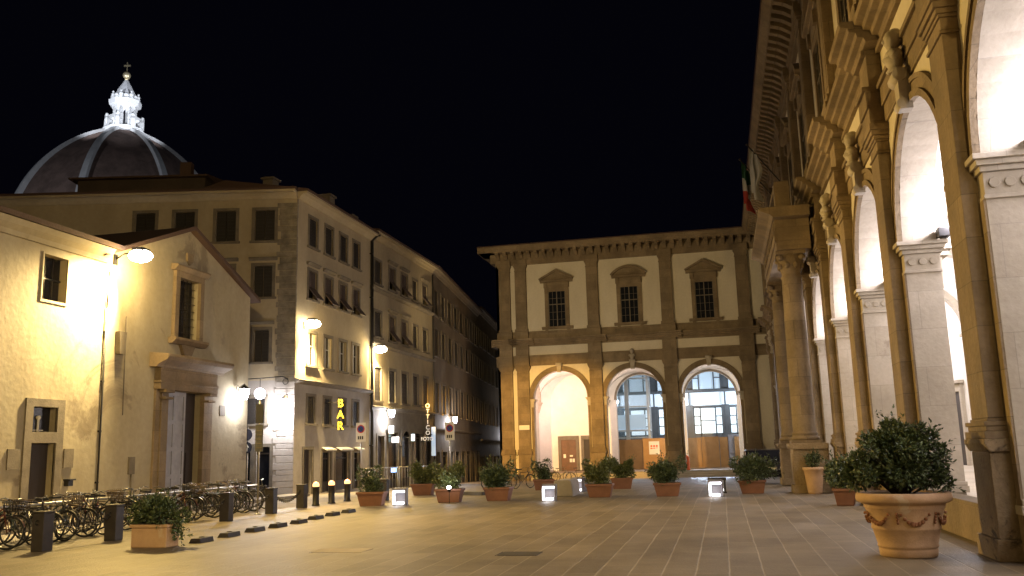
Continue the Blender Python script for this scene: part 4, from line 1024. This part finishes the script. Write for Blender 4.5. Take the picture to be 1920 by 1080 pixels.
# cube lights
def mk_cube():
    t = proto('cube_light', '', 'lamp', 'lit metal cube lamps standing on the paving')
    s = .21; b = MB()
    for x in (-s, s-.04):
        for y in (-s, s-.04): b.box(x, x+.04, y, y+.04, 0, .52)
    b.box(-s, s, -s, s, .46, .52); b.box(-s, s, s-.03, s, .03, .46); b.box(s-.03, s, -s, s, .03, .46); b.box(-s, s, -s, s, 0, .03)
    b.build('frame', mat('cube_grey_metal', (.20, .19, .21), rough=.5, var=.1, scale=3, bump=.02), t, bevel=.006)
    b = MB(); b.box(-s+.005, s-.05, -s-.004, -s+.10, .39, .455); b.box(-s-.004, -s+.06, -s-.004, -s+.10, .04, .39); b.build('light_tube', emit('cube_glow', (.93, .93, 1), 4), t)
    b = MB(); b.box(-s+.10, s-.10, -s-.06, s-.14, .031, .10); b.build('base_lens', emit('cube_glow', (.93, .93, 1), 4), t)
    lamp('POINT', (-.05, -.36, .2), 2.2, (.95, .95, 1), .08, t)
    return t
for (x, y, rz), l in zip([(-9.95, 27.1, .2), (-5.4, 28.2, .1), (-5.35, 34.0, -.3), (-.32, 29.2, .1)],
        ['leftmost cube lamp glowing beside the small shrub trough', 'cube lamp glowing in front of the leftmost arch', 'cube lamp half hidden behind a planter before the left arch', 'cube lamp glowing in front of the right-hand arch']):
    first_or_dup(st, 'c', mk_cube, (x, y, G(y)), rz, l)
b = MB(); x, y = -.28, 31.5
b.box(x-.3, x+.3, y-.3, y+.3, 0, .05); b.box(x-.3, x+.3, y-.3, y+.3, .42, .5); b.box(x-.28, x-.22, y-.3, y+.3, .05, .42); b.box(x+.22, x+.28, y-.3, y+.3, .05, .42)
t = thing('spot_box', (x, y, 0), 'low dark lamp housing just behind the right cube lamp', 'lamp'); b.build('housing', DARK, t)
b = MB(); b.box(x-.2, x+.2, y-.25, y+.2, .08, .13); b.build('lens', emit('cube_glow', (.93, .93, 1), 4), t)
lamp('POINT', (x, y-.32, .25), 5, (.95, .95, 1), .06, t)

# ============ plants in pots
def leafmat(name, c1, c2):
    m, nt, b = _mat(name); N = nt.nodes; L = nt.links
    g = N.new('ShaderNodeNewGeometry'); r = N.new('ShaderNodeValToRGB'); r.color_ramp.elements[0].color = (*c1, 1); r.color_ramp.elements[1].color = (*c2, 1)
    L.new(g.outputs['Random Per Island'], r.inputs[0]); L.new(r.outputs[0], b.inputs['Base Color']); b.inputs['Roughness'].default_value = .42
    b.inputs['Transmission Weight'].default_value = 0; return m
LEAF = leafmat('laurel_leaf', (.022, .04, .018), (.10, .135, .055)); LEAF2 = leafmat('olive_leaf', (.04, .06, .018), (.16, .18, .06))
def foliage(name, parent, blobs, n, size, seed, m, shoots=26):
    """leaf-shaped faces scattered over and inside a set of overlapping clumps"""
    rnd = random.Random(seed); V = []; F = []
    tot = sum(b_[3]**2 for b_ in blobs)
    for (cx, cy, cz, r, sq) in blobs:
        for _ in range(int(n*r*r/tot)):
            u = rnd.uniform(-1, 1); a = rnd.uniform(0, 2*math.pi); q_ = math.sqrt(1-u*u); rr = r*(rnd.random()**.33)*rnd.uniform(.82, 1.12)
            d = Vector((q_*math.cos(a), q_*math.sin(a), u)); p = Vector((cx, cy, cz))+Vector((d.x*rr, d.y*rr, d.z*rr*sq))
            dr = (d+Vector((rnd.gauss(0, .5), rnd.gauss(0, .5), rnd.gauss(.25, .5)))).normalized()
            s = size*rnd.uniform(.6, 1.3); sd = dr.cross(Vector((rnd.gauss(0, 1), rnd.gauss(0, 1), rnd.gauss(0, 1)))).normalized()*s*.26
            nn = dr.cross(sd).normalized()*s*.08
            i = len(V); V += [p, p+dr*s*.45+sd+nn, p+dr*s, p+dr*s*.45-sd+nn, p+dr*s*.5]
            F += [(i, i+1, i+4), (i+1, i+2, i+4), (i+2, i+3, i+4), (i+3, i, i+4)]
    bc = Vector(blobs[0][:3])
    for _ in range(shoots):       # stray shoots that break the outline
        bl = blobs[rnd.randrange(len(blobs))]; c = Vector(bl[:3]); d = (c-bc)*1.0+Vector((rnd.gauss(0, .3), rnd.gauss(0, .3), rnd.gauss(.35, .3)))
        d.normalize(); L0_ = bl[3]*rnd.uniform(.5, .9); Ls = size*rnd.uniform(2.2, 4.2)
        for k in range(9):
            p = c+d*(L0_+Ls*k/9); dr = (d*.7+Vector((rnd.gauss(0, .6), rnd.gauss(0, .6), rnd.gauss(0, .5)))).normalized()
            s = size*rnd.uniform(.7, 1.15); sd = dr.cross(d+Vector((.1, .2, .3))).normalized()*s*.24
            i = len(V); V += [p, p+dr*s*.45+sd, p+dr*s, p+dr*s*.45-sd, p+dr*s*.5+d*s*.03]
            F += [(i, i+1, i+4), (i+1, i+2, i+4), (i+2, i+3, i+4), (i+3, i, i+4)]
    me = bpy.data.meshes.new(name); me.from_pydata([tuple(v) for v in V], [], F); me.materials.append(m)
    o = bpy.data.objects.new(name, me); SC.collection.objects.link(o); o.parent = parent; o['_o'] = [0, 0, 0]; return o
def stems(parent, blobs, z0, seed, r=.014):
    rnd = random.Random(seed); b = MB()
    for (cx, cy, cz, rr, sq) in blobs:
        for _ in range(3):
            p = Vector((rnd.uniform(-.08, .08), rnd.uniform(-.08, .08), z0)); q_ = Vector((cx+rnd.uniform(-.5, .5)*rr, cy+rnd.uniform(-.5, .5)*rr, cz+rnd.uniform(-.2, .6)*rr))
            m_ = p.lerp(q_, .5)+Vector((rnd.uniform(-.05, .05), rnd.uniform(-.05, .05), .05)); b.tube(p, m_, r, 5, r*.7); b.tube(m_, q_, r*.7, 5, r*.3)
    b.build('stem', WOODD, parent)
def mk_trough(kind):
    def f():
        t = proto('planter', '', 'planter', 'shrubs in brown troughs across the square')
        b = MB(); w, d_, h = .34, .20, .36
        b.prism([(-w, -d_, .02), (w, -d_, .02), (w+.07, -d_-.05, h), (-w-.07, -d_-.05, h)], (0, 0, 0)) if False else None
        lo = [(-w, -d_), (w, -d_), (w, d_), (-w, d_)]; hi = [(-w-.08, -d_-.06), (w+.08, -d_-.06), (w+.08, d_+.06), (-w-.08, d_+.06)]
        a = [b.vt(x, y, 0) for x, y in lo]; c = [b.vt(x, y, h) for x, y in hi]
        b.face(a[::-1]); b.face(c)
        for i in range(4): j = (i+1) % 4; b.face([a[i], a[j], c[j], c[i]])
        b.box(-w-.11, w+.11, -d_-.09, d_+.09, h, h+.07)
        b.build('trough', TERRA2, t, bevel=.012)
        b = MB(); b.box(-w-.06, w+.06, -d_-.04, d_+.04, h+.07, h+.078); b.build('soil', SOIL, t)
        rnd = random.Random(hash(kind) % 99 if False else {'a': 1, 'b': 2, 'c': 3, 'd': 4, 'e': 5}[kind])
        S = {'a': (.58, .6, .95), 'b': (.58, .52, .8), 'c': (.66, .6, .88), 'd': (.40, .34, .85), 'e': (.80, .66, 1.0)}[kind]
        bl_ = [(0, 0, h+S[0]*.62, S[0]*.62, .85)]
        for i in range(9):
            a = rnd.uniform(0, 6.28); q_ = rnd.uniform(.35, .8); bl_.append((S[0]*q_*math.cos(a), S[1]*.7*q_*math.sin(a), h+.2+rnd.uniform(.0, .62)*S[2], S[0]*rnd.uniform(.2, .38), .9))
        for i in range(8):
            a = rnd.uniform(0, 6.28); bl_.append((S[0]*.8*math.cos(a)*rnd.uniform(.3, 1.1), S[1]*.6*math.sin(a), h+rnd.uniform(.2, .95)*S[2]+.1, .12, 1.3))
        if kind == 'd': bl_ = [(0, 0, h+.25, .25, 1)]+[(rnd.uniform(-.4, .4), rnd.uniform(-.1, .1), h+rnd.uniform(.2, .85), .16, 1.4) for _ in range(8)]
        bl_ = [(q[0], q[1], h+(q[2]-h)*.84, q[3]*.95, q[4]) for q in bl_]
        foliage('foliage', t, bl_, 4000 if kind != 'd' else 1500, .085, 5+ord(kind), LEAF2 if kind in 'ab' else LEAF)
        stems(t, bl_[:10], h, 4)
        return t
    return f
PLN = [('d', -10.85, 27.0, .1, 'small thin-leaved shrub in a brown trough by the glowing round bollards'),
       ('b', -11.25, 33.2, .0, 'yellow green mounded shrub in an orange lit trough farther back on the left'),
       ('a', -8.7, 28.3, .05, 'tall olive shrub in a dark brown trough in front of the no parking pole'),
       ('c', -7.2, 28.8, -.05, 'wide loose shrub in a brown trough before the left corner of the arched wing'),
       ('d', -7.2, 36.4, .2, 'narrow upright shrub in a pot behind the cube lamp of the left arch'),
       ('a', -4.05, 30.0, .0, 'dense dark shrub in a brown trough below the pillar between left and middle arch'),
       ('b', -4.0, 36.2, .1, 'low dark shrub in a trough standing behind the others before the middle arch'),
       ('c', -1.85, 30.0, .03, 'broad round shrub in a brown trough before the second pillar of the wing'),
       ('e', .85, 30.9, -.05, 'largest dark shrub in a brown trough, before the right-hand arch and the porch'),
       ('c', 2.95, 24.6, 1.4, 'shrub in an orange trough just behind the big terracotta pot')]
st2 = {}
for k_, x, y, rz, l in PLN: first_or_dup(st2, k_, mk_trough(k_), (x, y, G(y)), rz, l)
# leafy trough among the bicycles
t = thing('planter', (-10.45, 15.3, 0), 'spilling oleander in a short terracotta trough right of the second bollard', 'planter')
t['_o'] = [0, 0, 0]
b = MB(); b.box(-.40, .34, -.2, .2, 0, .36); b.box(-.43, .37, -.23, .23, .36, .42); b.build('trough', TERRA, t, bevel=.015)
b = MB(); b.box(-.38, .32, -.19, .19, .42, .43); b.build('soil', SOIL, t)
rnd = random.Random(12); bl_ = [(-.05, 0, .72, .36, .85)]+[(rnd.uniform(-.5, .5), rnd.uniform(-.2, .25), rnd.uniform(.5, 1.0), rnd.uniform(.13, .22), 1) for _ in range(10)]+[(.48, 0, .45, .12, 1.2), (.55, -.02, .3, .1, 1.3), (.58, 0, .14, .09, 1)]
bl_ = [(q[0]*.82, q[1]*.85, .44+(q[2]-.44)*.78, q[3]*.85, q[4]) for q in bl_]; foliage('foliage', t, bl_, 3000, .075, 3, LEAF, shoots=14); stems(t, bl_, .4, 8)
# small pot by the porch pedestal
t = thing('potted_shrub', (2.72, 30.05, 0), 'small clipped shrub in a tall terracotta pot against the porch pedestal', 'planter'); t['_o'] = [0, 0, 0]
b = MB(); b.lathe([(.20, 0), (.22, .05), (.27, .5), (.30, .72), (.33, .74), (.33, .82), (.29, .82), (.28, .78)], (0, 0, 0), 22); b.build('pot', TERRA, t)
bl_ = [(0, 0, 1.0, .22, .9), (.08, .04, 1.14, .13, 1), (-.1, 0, 1.1, .12, 1)]; foliage('foliage', t, bl_, 900, .06, 9, LEAF); stems(t, bl_, .75, 2)
# the big foreground pot
t = thing('potted_laurel', (2.43, 13.85, 0), 'large round laurel in a big festooned terracotta pot in the right foreground', 'planter'); t['_o'] = [0, 0, 0]
b = MB(); b.lathe([(.36, 0), (.375, .015), (.385, .10), (.375, .115), (.392, .13), (.40, .15), (.392, .17), (.44, .36), (.455, .375), (.46, .40), (.45, .42), (.52, .66), (.535, .675), (.53, .70), (.55, .72), (.60, .74), (.628, .76), (.636, .80), (.628, .85), (.60, .872), (.56, .872), (.54, .80), (.5, .78)], (0, 0, 0), 48); pot = b.build('pot', TERRA, t)
FEST = mat('dark_relief_terracotta', (.30, .13, .06), var=.2, scale=8, bump=.3)
for k in range(6):
    b = MB(); a0_ = k*math.pi/3+.25
    for i in range(9):
        u = i/8; a = a0_+u*.72; z = .62-.13*4*u*(1-u)*1.0; r_ = .40+(z-.17)*.25+.012
        b.ball((r_*math.cos(a), r_*math.sin(a), z-.03), .021+.012*math.sin(math.pi*u), 1, 1, 1, 6, 5)
    for i in range(4): z = .63-.04*i; r_ = .405+(z-.17)*.25; b.ball((r_*math.cos(a0_-.1), r_*math.sin(a0_-.1), z-.03), .02, 1, 1, 1.1, 6, 5)
    b.build('festoon', FEST, pot)
b = MB(); b.lathe([(.01, .85), (.56, .84)], (0, 0, 0), 24); b.build('soil', SOIL, t)
rnd = random.Random(21)
bl_ = [(0, 0, 1.32, .42, .85), (-.05, 0, 1.62, .32, .75), (-.42, .0, 1.22, .28, .9), (.35, 0, 1.15, .28, .85), (-.25, .1, 1.62, .24, .8), (.2, -.1, 1.62, .22, .8), (.0, -.3, 1.25, .32, .9), (0, .3, 1.3, .32, .9), (-.68, 0, 1.08, .17, 1), (.62, 0, 1.0, .12, .9), (-.1, 0, 1.86, .12, 1)]
for _ in range(26):
    a = rnd.uniform(0, 6.28); u = rnd.uniform(-.35, 1); q_ = math.sqrt(1-u*u); bl_.append((.66*q_*math.cos(a)-.03, .6*q_*math.sin(a), 1.3+.55*u, rnd.uniform(.07, .14), 1.1))
bl_ = [(q[0]*.9, q[1]*.9, .9+(q[2]-.9)*.92, q[3]*.92, q[4]) for q in bl_]; foliage('foliage', t, bl_, 15000, .066, 31, LEAF, shoots=34); stems(t, bl_, .8, 6, .016)

# ============ bicycles
def mk_bike(kind):
    def f():
        t = proto('bicycle', '', 'bicycle', 'bicycles parked in the rack along the church')
        fc = {'a': DARK, 'b': mat('bike_dark_green', (.02, .05, .04), rough=.35, var=.1, scale=5, bump=0), 'c': mat('bike_grey', (.12, .12, .12), rough=.35, var=.1, scale=5, bump=0), 'd': mat('bike_red', (.10, .02, .015), rough=.35, var=.1, scale=5, bump=0)}[kind]
        for x in (-.53, .53):
            b = MB(); b.torus((x, 0, .34), .325, .019, 'y', 26, 6); w = b.build('wheel', RUBBER, t)
            b = MB(); b.torus((x, 0, .34), .305, .009, 'y', 24, 4)
            for i in range(14): a = i*math.pi/7; b.tube((x, .02*(-1)**i, .34), (x+.3*math.cos(a), 0, .34+.3*math.sin(a)), .0022, 3)
            b.tube((x, -.05, .34), (x, .05, .34), .02, 7); b.build('rim', CHROME, w)
            b = MB()
            for i in range(10):
                a0_ = R(20+i*13) if x > 0 else R(25+i*13); a1_ = a0_+R(13)
                b.quad((x+.36*math.cos(a0_), -.025, .34+.36*math.sin(a0_)), (x+.36*math.cos(a1_), -.025, .34+.36*math.sin(a1_)), (x+.36*math.cos(a1_), .025, .34+.36*math.sin(a1_)), (x+.36*math.cos(a0_), .025, .34+.36*math.sin(a0_)))
            b.build('mudguard', CHROME if kind in 'bc' else fc, t, fix=False)
        b = MB(); bb = (-.08, 0, .29); sd = (-.2, 0, .80); hd = (.38, 0, .80)
        if kind in 'bd': b.tube(bb, (.36, 0, .72), .018); b.tube((-.14, 0, .5), (.34, 0, .84), .016)
        else: b.tube(bb, (.38, 0, .70), .018); b.tube((-.19, 0, .78), hd, .016)
        b.tube(bb, sd, .016); b.tube((.36, 0, .86), (.42, 0, .62), .02)
        for s in (-.05, .05): b.tube((-.53, s, .34), (-.08, s*.5, .29), .01); b.tube((-.53, s, .34), (-.19, s*.3, .74), .009); b.tube((.53, s, .34), (.43, s*.6, .64), .012)
        b.build('frame', fc, t)
        b = MB(); b.tube((-.2, 0, .80), (-.22, 0, .90), .012); b.build('seat_post', CHROME, t)
        b = MB(); b.prism([(-.36, -.08, .91), (-.34, .08, .91), (-.22, .07, .92), (-.08, .018, .92), (-.08, -.018, .92), (-.22, -.07, .92)], (0, 0, .05)); b.build('saddle', RUBBER, t, bevel=.01)
        b = MB(); b.tube((.365, 0, .84), (.34, 0, 1.0), .013); b.path([(.22, -.29, .98), (.33, -.24, 1.03), (.38, -.08, 1.0), (.34, 0, 1.0), (.38, .08, 1.0), (.33, .24, 1.03), (.22, .29, .98)], .011, 6); b.build('handlebar', CHROME, t)
        b = MB(); b.torus((-.08, -.05, .29), .09, .006, 'y', 16, 4); b.tube((-.08, -.1, .29), (.04, -.1, .18), .008); b.tube((-.08, .1, .29), (-.2, .1, .40), .008); b.box(-.0, .09, -.17, -.1, .165, .185); b.box(-.25, -.16, .1, .17, .39, .41); b.build('crankset', CHROME, t)
        b = MB(); b.ball((.47, 0, .78), .045); b.build('headlight', CHROME, t)
        if kind in 'bd':
            b = MB()
            for z in (.78, .84, .90, .96, 1.0):
                k_ = (z-.78)*.25
                b.path([(.46-k_, -.14-k_, z), (.70+k_, -.14-k_, z), (.70+k_, .14+k_, z), (.46-k_, .14+k_, z), (.46-k_, -.14-k_, z)], .007, 4)
            for i in range(6):
                yy = -.14+.056*i; b.tube((.70, yy, .78), (.755, yy*1.3, 1.0), .005, 4); b.tube((.46, yy, .78), (.41, yy*1.3, 1.0), .005, 4)
            for i in range(5):
                xx = .46+.06*i; b.tube((xx, -.14, .78), (xx, -.19, 1.0), .005, 4); b.tube((xx, .14, .78), (xx, .19, 1.0), .005, 4)
            b.box(.46, .70, -.14, .14, .775, .782); b.build('basket', mat('wicker', (.16, .11, .06), var=.2, scale=10, bump=.2) if kind == 'b' else DARK, t)
        if kind in 'ac':
            b = MB(); b.box(-.70, -.38, -.07, .07, .715, .73); b.tube((-.53, .06, .34), (-.55, .06, .72), .006); b.tube((-.53, -.06, .34), (-.55, -.06, .72), .006); b.build('rack', DARK, t)
        return t
    return f
rnd = random.Random(5); bs = {}; bikes_ = []
bi = 0; y = 12.9
KL = {'a': 'dark bicycle with a rear carrier in the packed row along the church', 'b': 'dark green bicycle with a wicker basket in the packed row along the church', 'c': 'grey bicycle with bright mudguards in the packed row along the church', 'd': 'dark red step-through bicycle with a wire basket in the packed row along the church'}
while y < 26.0:
    k_ = 'abcadbca'[bi % 8]; x = -13.75-(y-13)*.055+rnd.uniform(-.18, .18)
    rz = (0 if rnd.random() < .6 else math.pi)+rnd.uniform(-.3, .3)
    o = first_or_dup(bs, k_, mk_bike(k_), (x, y, 0), rz, KL[k_]); o.rotation_euler = (R(rnd.uniform(-9, 9)), 0, rz); o.scale = (.9, .9, .9); bikes_.append((o, k_))
    bi += 1; y += rnd.uniform(.32, .5)
ORD = 'leftmost,second,third,fourth,fifth,sixth,seventh,eighth,ninth,tenth,eleventh,twelfth,thirteenth,fourteenth,fifteenth,sixteenth,seventeenth,eighteenth,nineteenth,twentieth,twenty-first,twenty-second,twenty-third,twenty-fourth,twenty-fifth,twenty-sixth,twenty-seventh,twenty-eighth,twenty-ninth,thirtieth,thirty-first,thirty-second,thirty-third,thirty-fourth,thirty-fifth,thirty-sixth'.split(',')
KL2 = {'a': 'dark bicycle with rear carrier', 'b': 'dark green bicycle with wicker basket', 'c': 'grey bicycle with mudguards', 'd': 'dark red step-through bicycle with basket'}
for n_, (o, k_) in enumerate(bikes_): o['label'] = '%s, %s in the row from the left' % (KL2[k_], ORD[n_]) if n_ < len(bikes_)-1 else KL2[k_]+', last of the row, by the signpost'
for (x, y, rz), l in zip([(-9.6, 38.5, .3), (-8.9, 40.2, 1.0), (-8.2, 52., .2), (-11.5, 60, .2), (-10.9, 61, .4)], ['dark bicycle parked in the street behind the middle planters', 'second dark bicycle leaning behind the middle planters', 'bicycle standing before the left arch of the far wing', 'bicycle left of the doors of the far wing', 'bicycle right beside the one near the doors of the far wing']):
    k_ = 'ac'[int(y) % 2]; o = first_or_dup(bs, k_, mk_bike(k_), (x, y, G(y)), rz, l); o['label'] = l
# rack rail
t = thing('bicycle_rack', (-14.45, 20, 0), 'long pale horizontal rail behind the row of bicycles', 'rack')
b = MB(); b.tube((-14.5, 12.5, .72), (-14.6, 26.6, .72), .03, 8); b.build('rail', STEEL, t)
b = MB()
for i in range(8): b = MB(); yy = 12.6+i*2.0; b.tube((-14.5-.1*i/8, yy, 0), (-14.5-.1*i/8, yy, .72), .025, 7); b.build('post', STEEL, t)

# barriers by the street and pale stone block
t = thing('crowd_barrier', (-12.6, 34.5, 0), 'pale metal railing barrier standing behind the small shrub trough', 'barrier')
b = MB()
p, q_ = Vector((-13.4, 32.4, 0)), Vector((-11.9, 36.2, 0))
for sec in range(2):
    A, B = p.lerp(q_, sec*.5+.01), p.lerp(q_, sec*.5+.49)
    Z = lambda v, z: (v.x, v.y, z)
    b.path([Z(A, 0), Z(A, 1.05), Z(B, 1.05), Z(B, 0)], .022); b.tube(Z(A, .2), Z(B, .2), .018)
    for i in range(1, 12): c = A.lerp(B, i/12); b.tube(Z(c, .2), Z(c, 1.05), .008, 5)
b.build('railing', STEEL, t)
b = MB(); b.prism([(-5.75, 30.6, 0), (-5.05, 30.6, 0), (-5.1, 30.6, .5), (-5.2, 30.6, .55), (-5.6, 30.6, .55), (-5.7, 30.6, .5)], (0, 1.6, 0))
tag(b.build('stone_block', GROUNDFL, bevel=.03), 'plain pale block between the cube lamps and the dense shrub', 'block')
# parked car behind the big shrub trough
cx, cy, cz = 1.75, 41.5, G(41.5)
t = thing('parked_car', (cx, cy, cz), 'dark car showing its roof above the largest shrub trough', 'car')
prof = [(-2.1, .35), (-2.15, .75), (-2.0, .95), (-1.2, 1.02), (-.65, 1.45), (.7, 1.5), (1.35, 1.05), (2.0, .98), (2.15, .7), (2.1, .35)]
CP = mat('black_car_paint', (.015, .015, .018), rough=.2, var=.05, scale=3, bump=0)
b = MB(); b.prism([(cx-.85, cy+p_[0], cz+p_[1]) for p_ in prof], (1.7, 0, 0)); b.build('body', CP, t, bevel=.08)
b = MB(); b.prism([(cx-.70, cy-1.14, cz+1.05), (cx+.70, cy-1.14, cz+1.05), (cx+.62, cy-.70, cz+1.42), (cx-.62, cy-.70, cz+1.42)], (0, -.02, .02)); b.build('windscreen', BLACKG, t)
b = MB()
for sx in (-.86, .85): b.prism([(cx+sx, cy-.95, cz+1.05), (cx+sx, cy+1.1, cz+1.05), (cx+sx, cy+.6, cz+1.42), (cx+sx, cy-.55, cz+1.42)], (.01, 0, 0))
b.build('side_window', BLACKG, t)
for sx in (-.86, .66):
    for sy in (-1.3, 1.35):
        b = MB(); b.torus((cx+sx+.1, cy+sy, cz+.32), .24, .09, 'x', 20, 8); b.tube((cx+sx, cy+sy, cz+.32), (cx+sx+.2, cy+sy, cz+.32), .18, 14); b.build('wheel', RUBBER, t)
for sx in (-.62, .62): b = MB(); b.ball((cx+sx, cy-2.1, cz+.72), .13, 1.2, .5, .7); b.build('headlight', STEEL, t)

# ============ cathedral dome behind the roofs
DC = Vector((-151.2, 199.1, 0)); dome = thing('cathedral_dome', (DC.x, DC.y, 0), 'huge brick dome with white ribs and a floodlit marble lantern behind the roofs', 'dome')
d0 = math.atan2(-DC.y, -DC.x); RB = 38.1; zb_ = 53
def dr_(z): return math.sqrt(max(0, RB*RB-(z-zb_)**2))-(RB-27)
zs_ = [zb_+i*(88-zb_)/24 for i in range(25)]
rotd = d0+R(22.5)+R(2.5)
b = MB()
for a in range(8):
    t0, t1 = rotd+a*math.pi/4, rotd+(a+1)*math.pi/4
    for za, zb2 in zip(zs_, zs_[1:]):
        ra, rb = dr_(za), dr_(zb2)
        b.quad((DC.x+ra*math.cos(t0), DC.y+ra*math.sin(t0), za), (DC.x+ra*math.cos(t1), DC.y+ra*math.sin(t1), za), (DC.x+rb*math.cos(t1), DC.y+rb*math.sin(t1), zb2), (DC.x+rb*math.cos(t0), DC.y+rb*math.sin(t0), zb2))
b.build('shell', DOMET, dome)
b = MB(); b.lathe([(27, 20), (27, 50), (28, 51), (28, 53), (27, 53.1)], (DC.x, DC.y, 0), 8, sm=False); b.build('drum', MARBLE, dome)
for a in range(8):
    t0 = rotd+a*math.pi/4; c, s = math.cos(t0), math.sin(t0); b = MB()
    pts = []
    for z in zs_:
        r_ = dr_(z); w = .52+.42*(88-z)/35; o = .9
        pts.append([(DC.x+(r_-.5)*c-s*w, DC.y+(r_-.5)*s+c*w, z), (DC.x+(r_+o)*c-s*w, DC.y+(r_+o)*s+c*w, z+.3), (DC.x+(r_+o)*c+s*w, DC.y+(r_+o)*s-c*w, z+.3), (DC.x+(r_-.5)*c+s*w, DC.y+(r_-.5)*s-c*w, z)])
    ids = [[b.vt(*p_) for p_ in row_] for row_ in pts]
    for A, B in zip(ids, ids[1:]):
        for i in range(3): b.face([A[i], A[i+1], B[i+1], B[i]])
    b.build('rib', MARBLE, dome)
L0 = (DC.x, DC.y, 0)
b = MB(); b.lathe([(4.6, 87.2), (5.6, 87.6), (5.7, 88.3), (5.2, 88.5), (5.2, 88.9), (3.2, 89.0)], L0, 8, sm=False)
b.lathe([(2.95, 88.9), (2.95, 94.4), (3.2, 94.6), (3.2, 95.3), (4.0, 95.6), (4.2, 96.9), (3.5, 97.0), (3.2, 97.3), (3.2, 98.2), (2.9, 98.4)], L0, 8, sm=False)
for a in range(8):
    t0 = rotd+a*math.pi/4; c, s = math.cos(t0), math.sin(t0)
    def pp(r_, w, z): return (DC.x+r_*c-s*w, DC.y+r_*s+c*w, z)
    # buttress with scroll and passage
    for (ra, rb, za, zb2) in ((4.2, 5.1, 88.9, 91.6), (2.6, 5.1, 91.0, 91.9)):
        i = [b.vt(*pp(r_, w, z)) for r_ in (ra, rb) for w in (-.42, .42) for z in (za, zb2)]
        for q_ in ((0, 1, 3, 2), (4, 6, 7, 5), (0, 4, 5, 1), (2, 3, 7, 6), (0, 2, 6, 4), (1, 5, 7, 3)): b.face([i[k] for k in q_])
    i = [pp(2.6, -.35, 91.9), pp(4.6, -.35, 91.9), pp(3.3, -.35, 92.6), pp(2.7, -.35, 94.0)]; o_ = Vector(pp(2.6, .35, 91.9))-Vector(i[0]); b.prism(i, tuple(o_))
    b.ball(pp(4.7, 0, 92.1), .45); b.tube(pp(2.75, 0, 89), pp(2.75, 0, 94.8), .38, 8)
    b.ball(pp(3.3, 0, 98.0), .55, 1, 1, 1.2); b.ball(pp(3.35, 0, 98.9), .28, 1, 1, 1.2); b.ball(pp(3.2, 0, 97.3), .6)
    t1 = t0+math.pi/8; b.ball((DC.x+3.1*math.cos(t1), DC.y+3.1*math.sin(t1), 97.9), .6, 1, 1, .9)
lan = b.build('lantern', MARBLE, dome)
b = MB()
for a in range(8):
    t0 = rotd+(a+.5)*math.pi/4; c, s = math.cos(t0), math.sin(t0); r_ = 2.74
    b.prism([(DC.x+r_*c-s*.38, DC.y+r_*s+c*.38, 89.3), (DC.x+r_*c+s*.38, DC.y+r_*s-c*.38, 89.3), (DC.x+r_*c+s*.38, DC.y+r_*s-c*.38, 93.4), (DC.x+r_*c, DC.y+r_*s, 93.9), (DC.x+r_*c-s*.38, DC.y+r_*s+c*.38, 93.4)], (c*.12, s*.12, 0))
b.build('lantern_window', BLACKG, lan)
b = MB(); b.lathe([(3.4, 97.9), (.4, 103.2)], L0, 8, sm=False); b.build('lantern_cone', mat('grey_marble_cone', (.6, .6, .6), var=.15, scale=.8, bump=.1), lan)
b = MB(); b.lathe([(.4, 103.1), (.55, 103.4), (.3, 103.6)], L0, 10); b.ball((DC.x, DC.y, 104.6), 1.05, k=16, m=12); b.tube((DC.x, DC.y, 105.6), (DC.x, DC.y, 108.4), .09)
b.box(DC.x-.09, DC.x+.09, DC.y-.09, DC.y+.09, 105.5, 108.4)
GOLD = mat('gilt_copper', (.9, .75, .45), rough=.35, var=.05, scale=1, bump=0, metal=.6); b.build('ball_finial', GOLD, lan)
b = MB(Frame((DC.x, DC.y), (math.cos(_y), math.sin(_y))).out((math.sin(_y), -math.cos(_y)))); b.box(-.9, .9, -.14, .14, 107.2, 107.6); b.build('cross', GOLD, lan)
# floodlights on the cathedral (unseen spots added in mid-air ahead of the dome)
for (ang, dist, z, aim, e, sp) in ((-40, 45, 78, 94, 115000, 26), (38, 45, 78, 94, 90000, 26), (0, 60, 60, 100, 80000, 22), (-35, 85, 45, 72, 38000, 50), (40, 85, 45, 72, 19000, 50)):
    a = d0+R(ang); p = Vector((DC.x+dist*math.cos(a), DC.y+dist*math.sin(a), z))
    lamp('SPOT', p, e, (.80, .86, 1.0), .5, dome, spot=sp, blend=.6, aim=(DC.x, DC.y, aim), name='dome_floodlight')

# inspection covers let into the paving
for (x, y, w, d_, l) in ((-3.2, 14.1, .62, .5, 'dark inspection cover in the middle foreground paving'), (-6.4, 14.6, .9, .55, 'pale patched slab cover in the left foreground paving')):
    b = MB(); b.box(x-w/2, x+w/2, y-d_/2, y+d_/2, -.01, .008); b.box(x-w/2-.04, x-w/2-.02, y-d_/2, y+d_/2, -.01, .006)
    tag(b.build('inspection_cover', BOLL if w < .7 else JAMB, bevel=.004), l, 'cover')

# small ground spotlight in front of the olive trough
x, y = -8.55, 27.75
t = thing('ground_spotlight', (x, y, 0), 'tiny white spotlight on a stake in front of the olive shrub trough', 'lamp')
b = MB(); b.tube((x, y, 0), (x, y, .38), .012); b.lathe([(.05, .36), (.075, .44), (.08, .47)], (x, y, 0), 12); b.build('stake', DARK, t)
b = MB(); b.ball((x, y-.02, .48), .075, 1, 1, .8); b.build('lens', emit('spot_lens', (.95, .95, 1), 12), t)
lamp('POINT', (x, y-.02, .62), 6, (.95, .95, 1), .05, t)
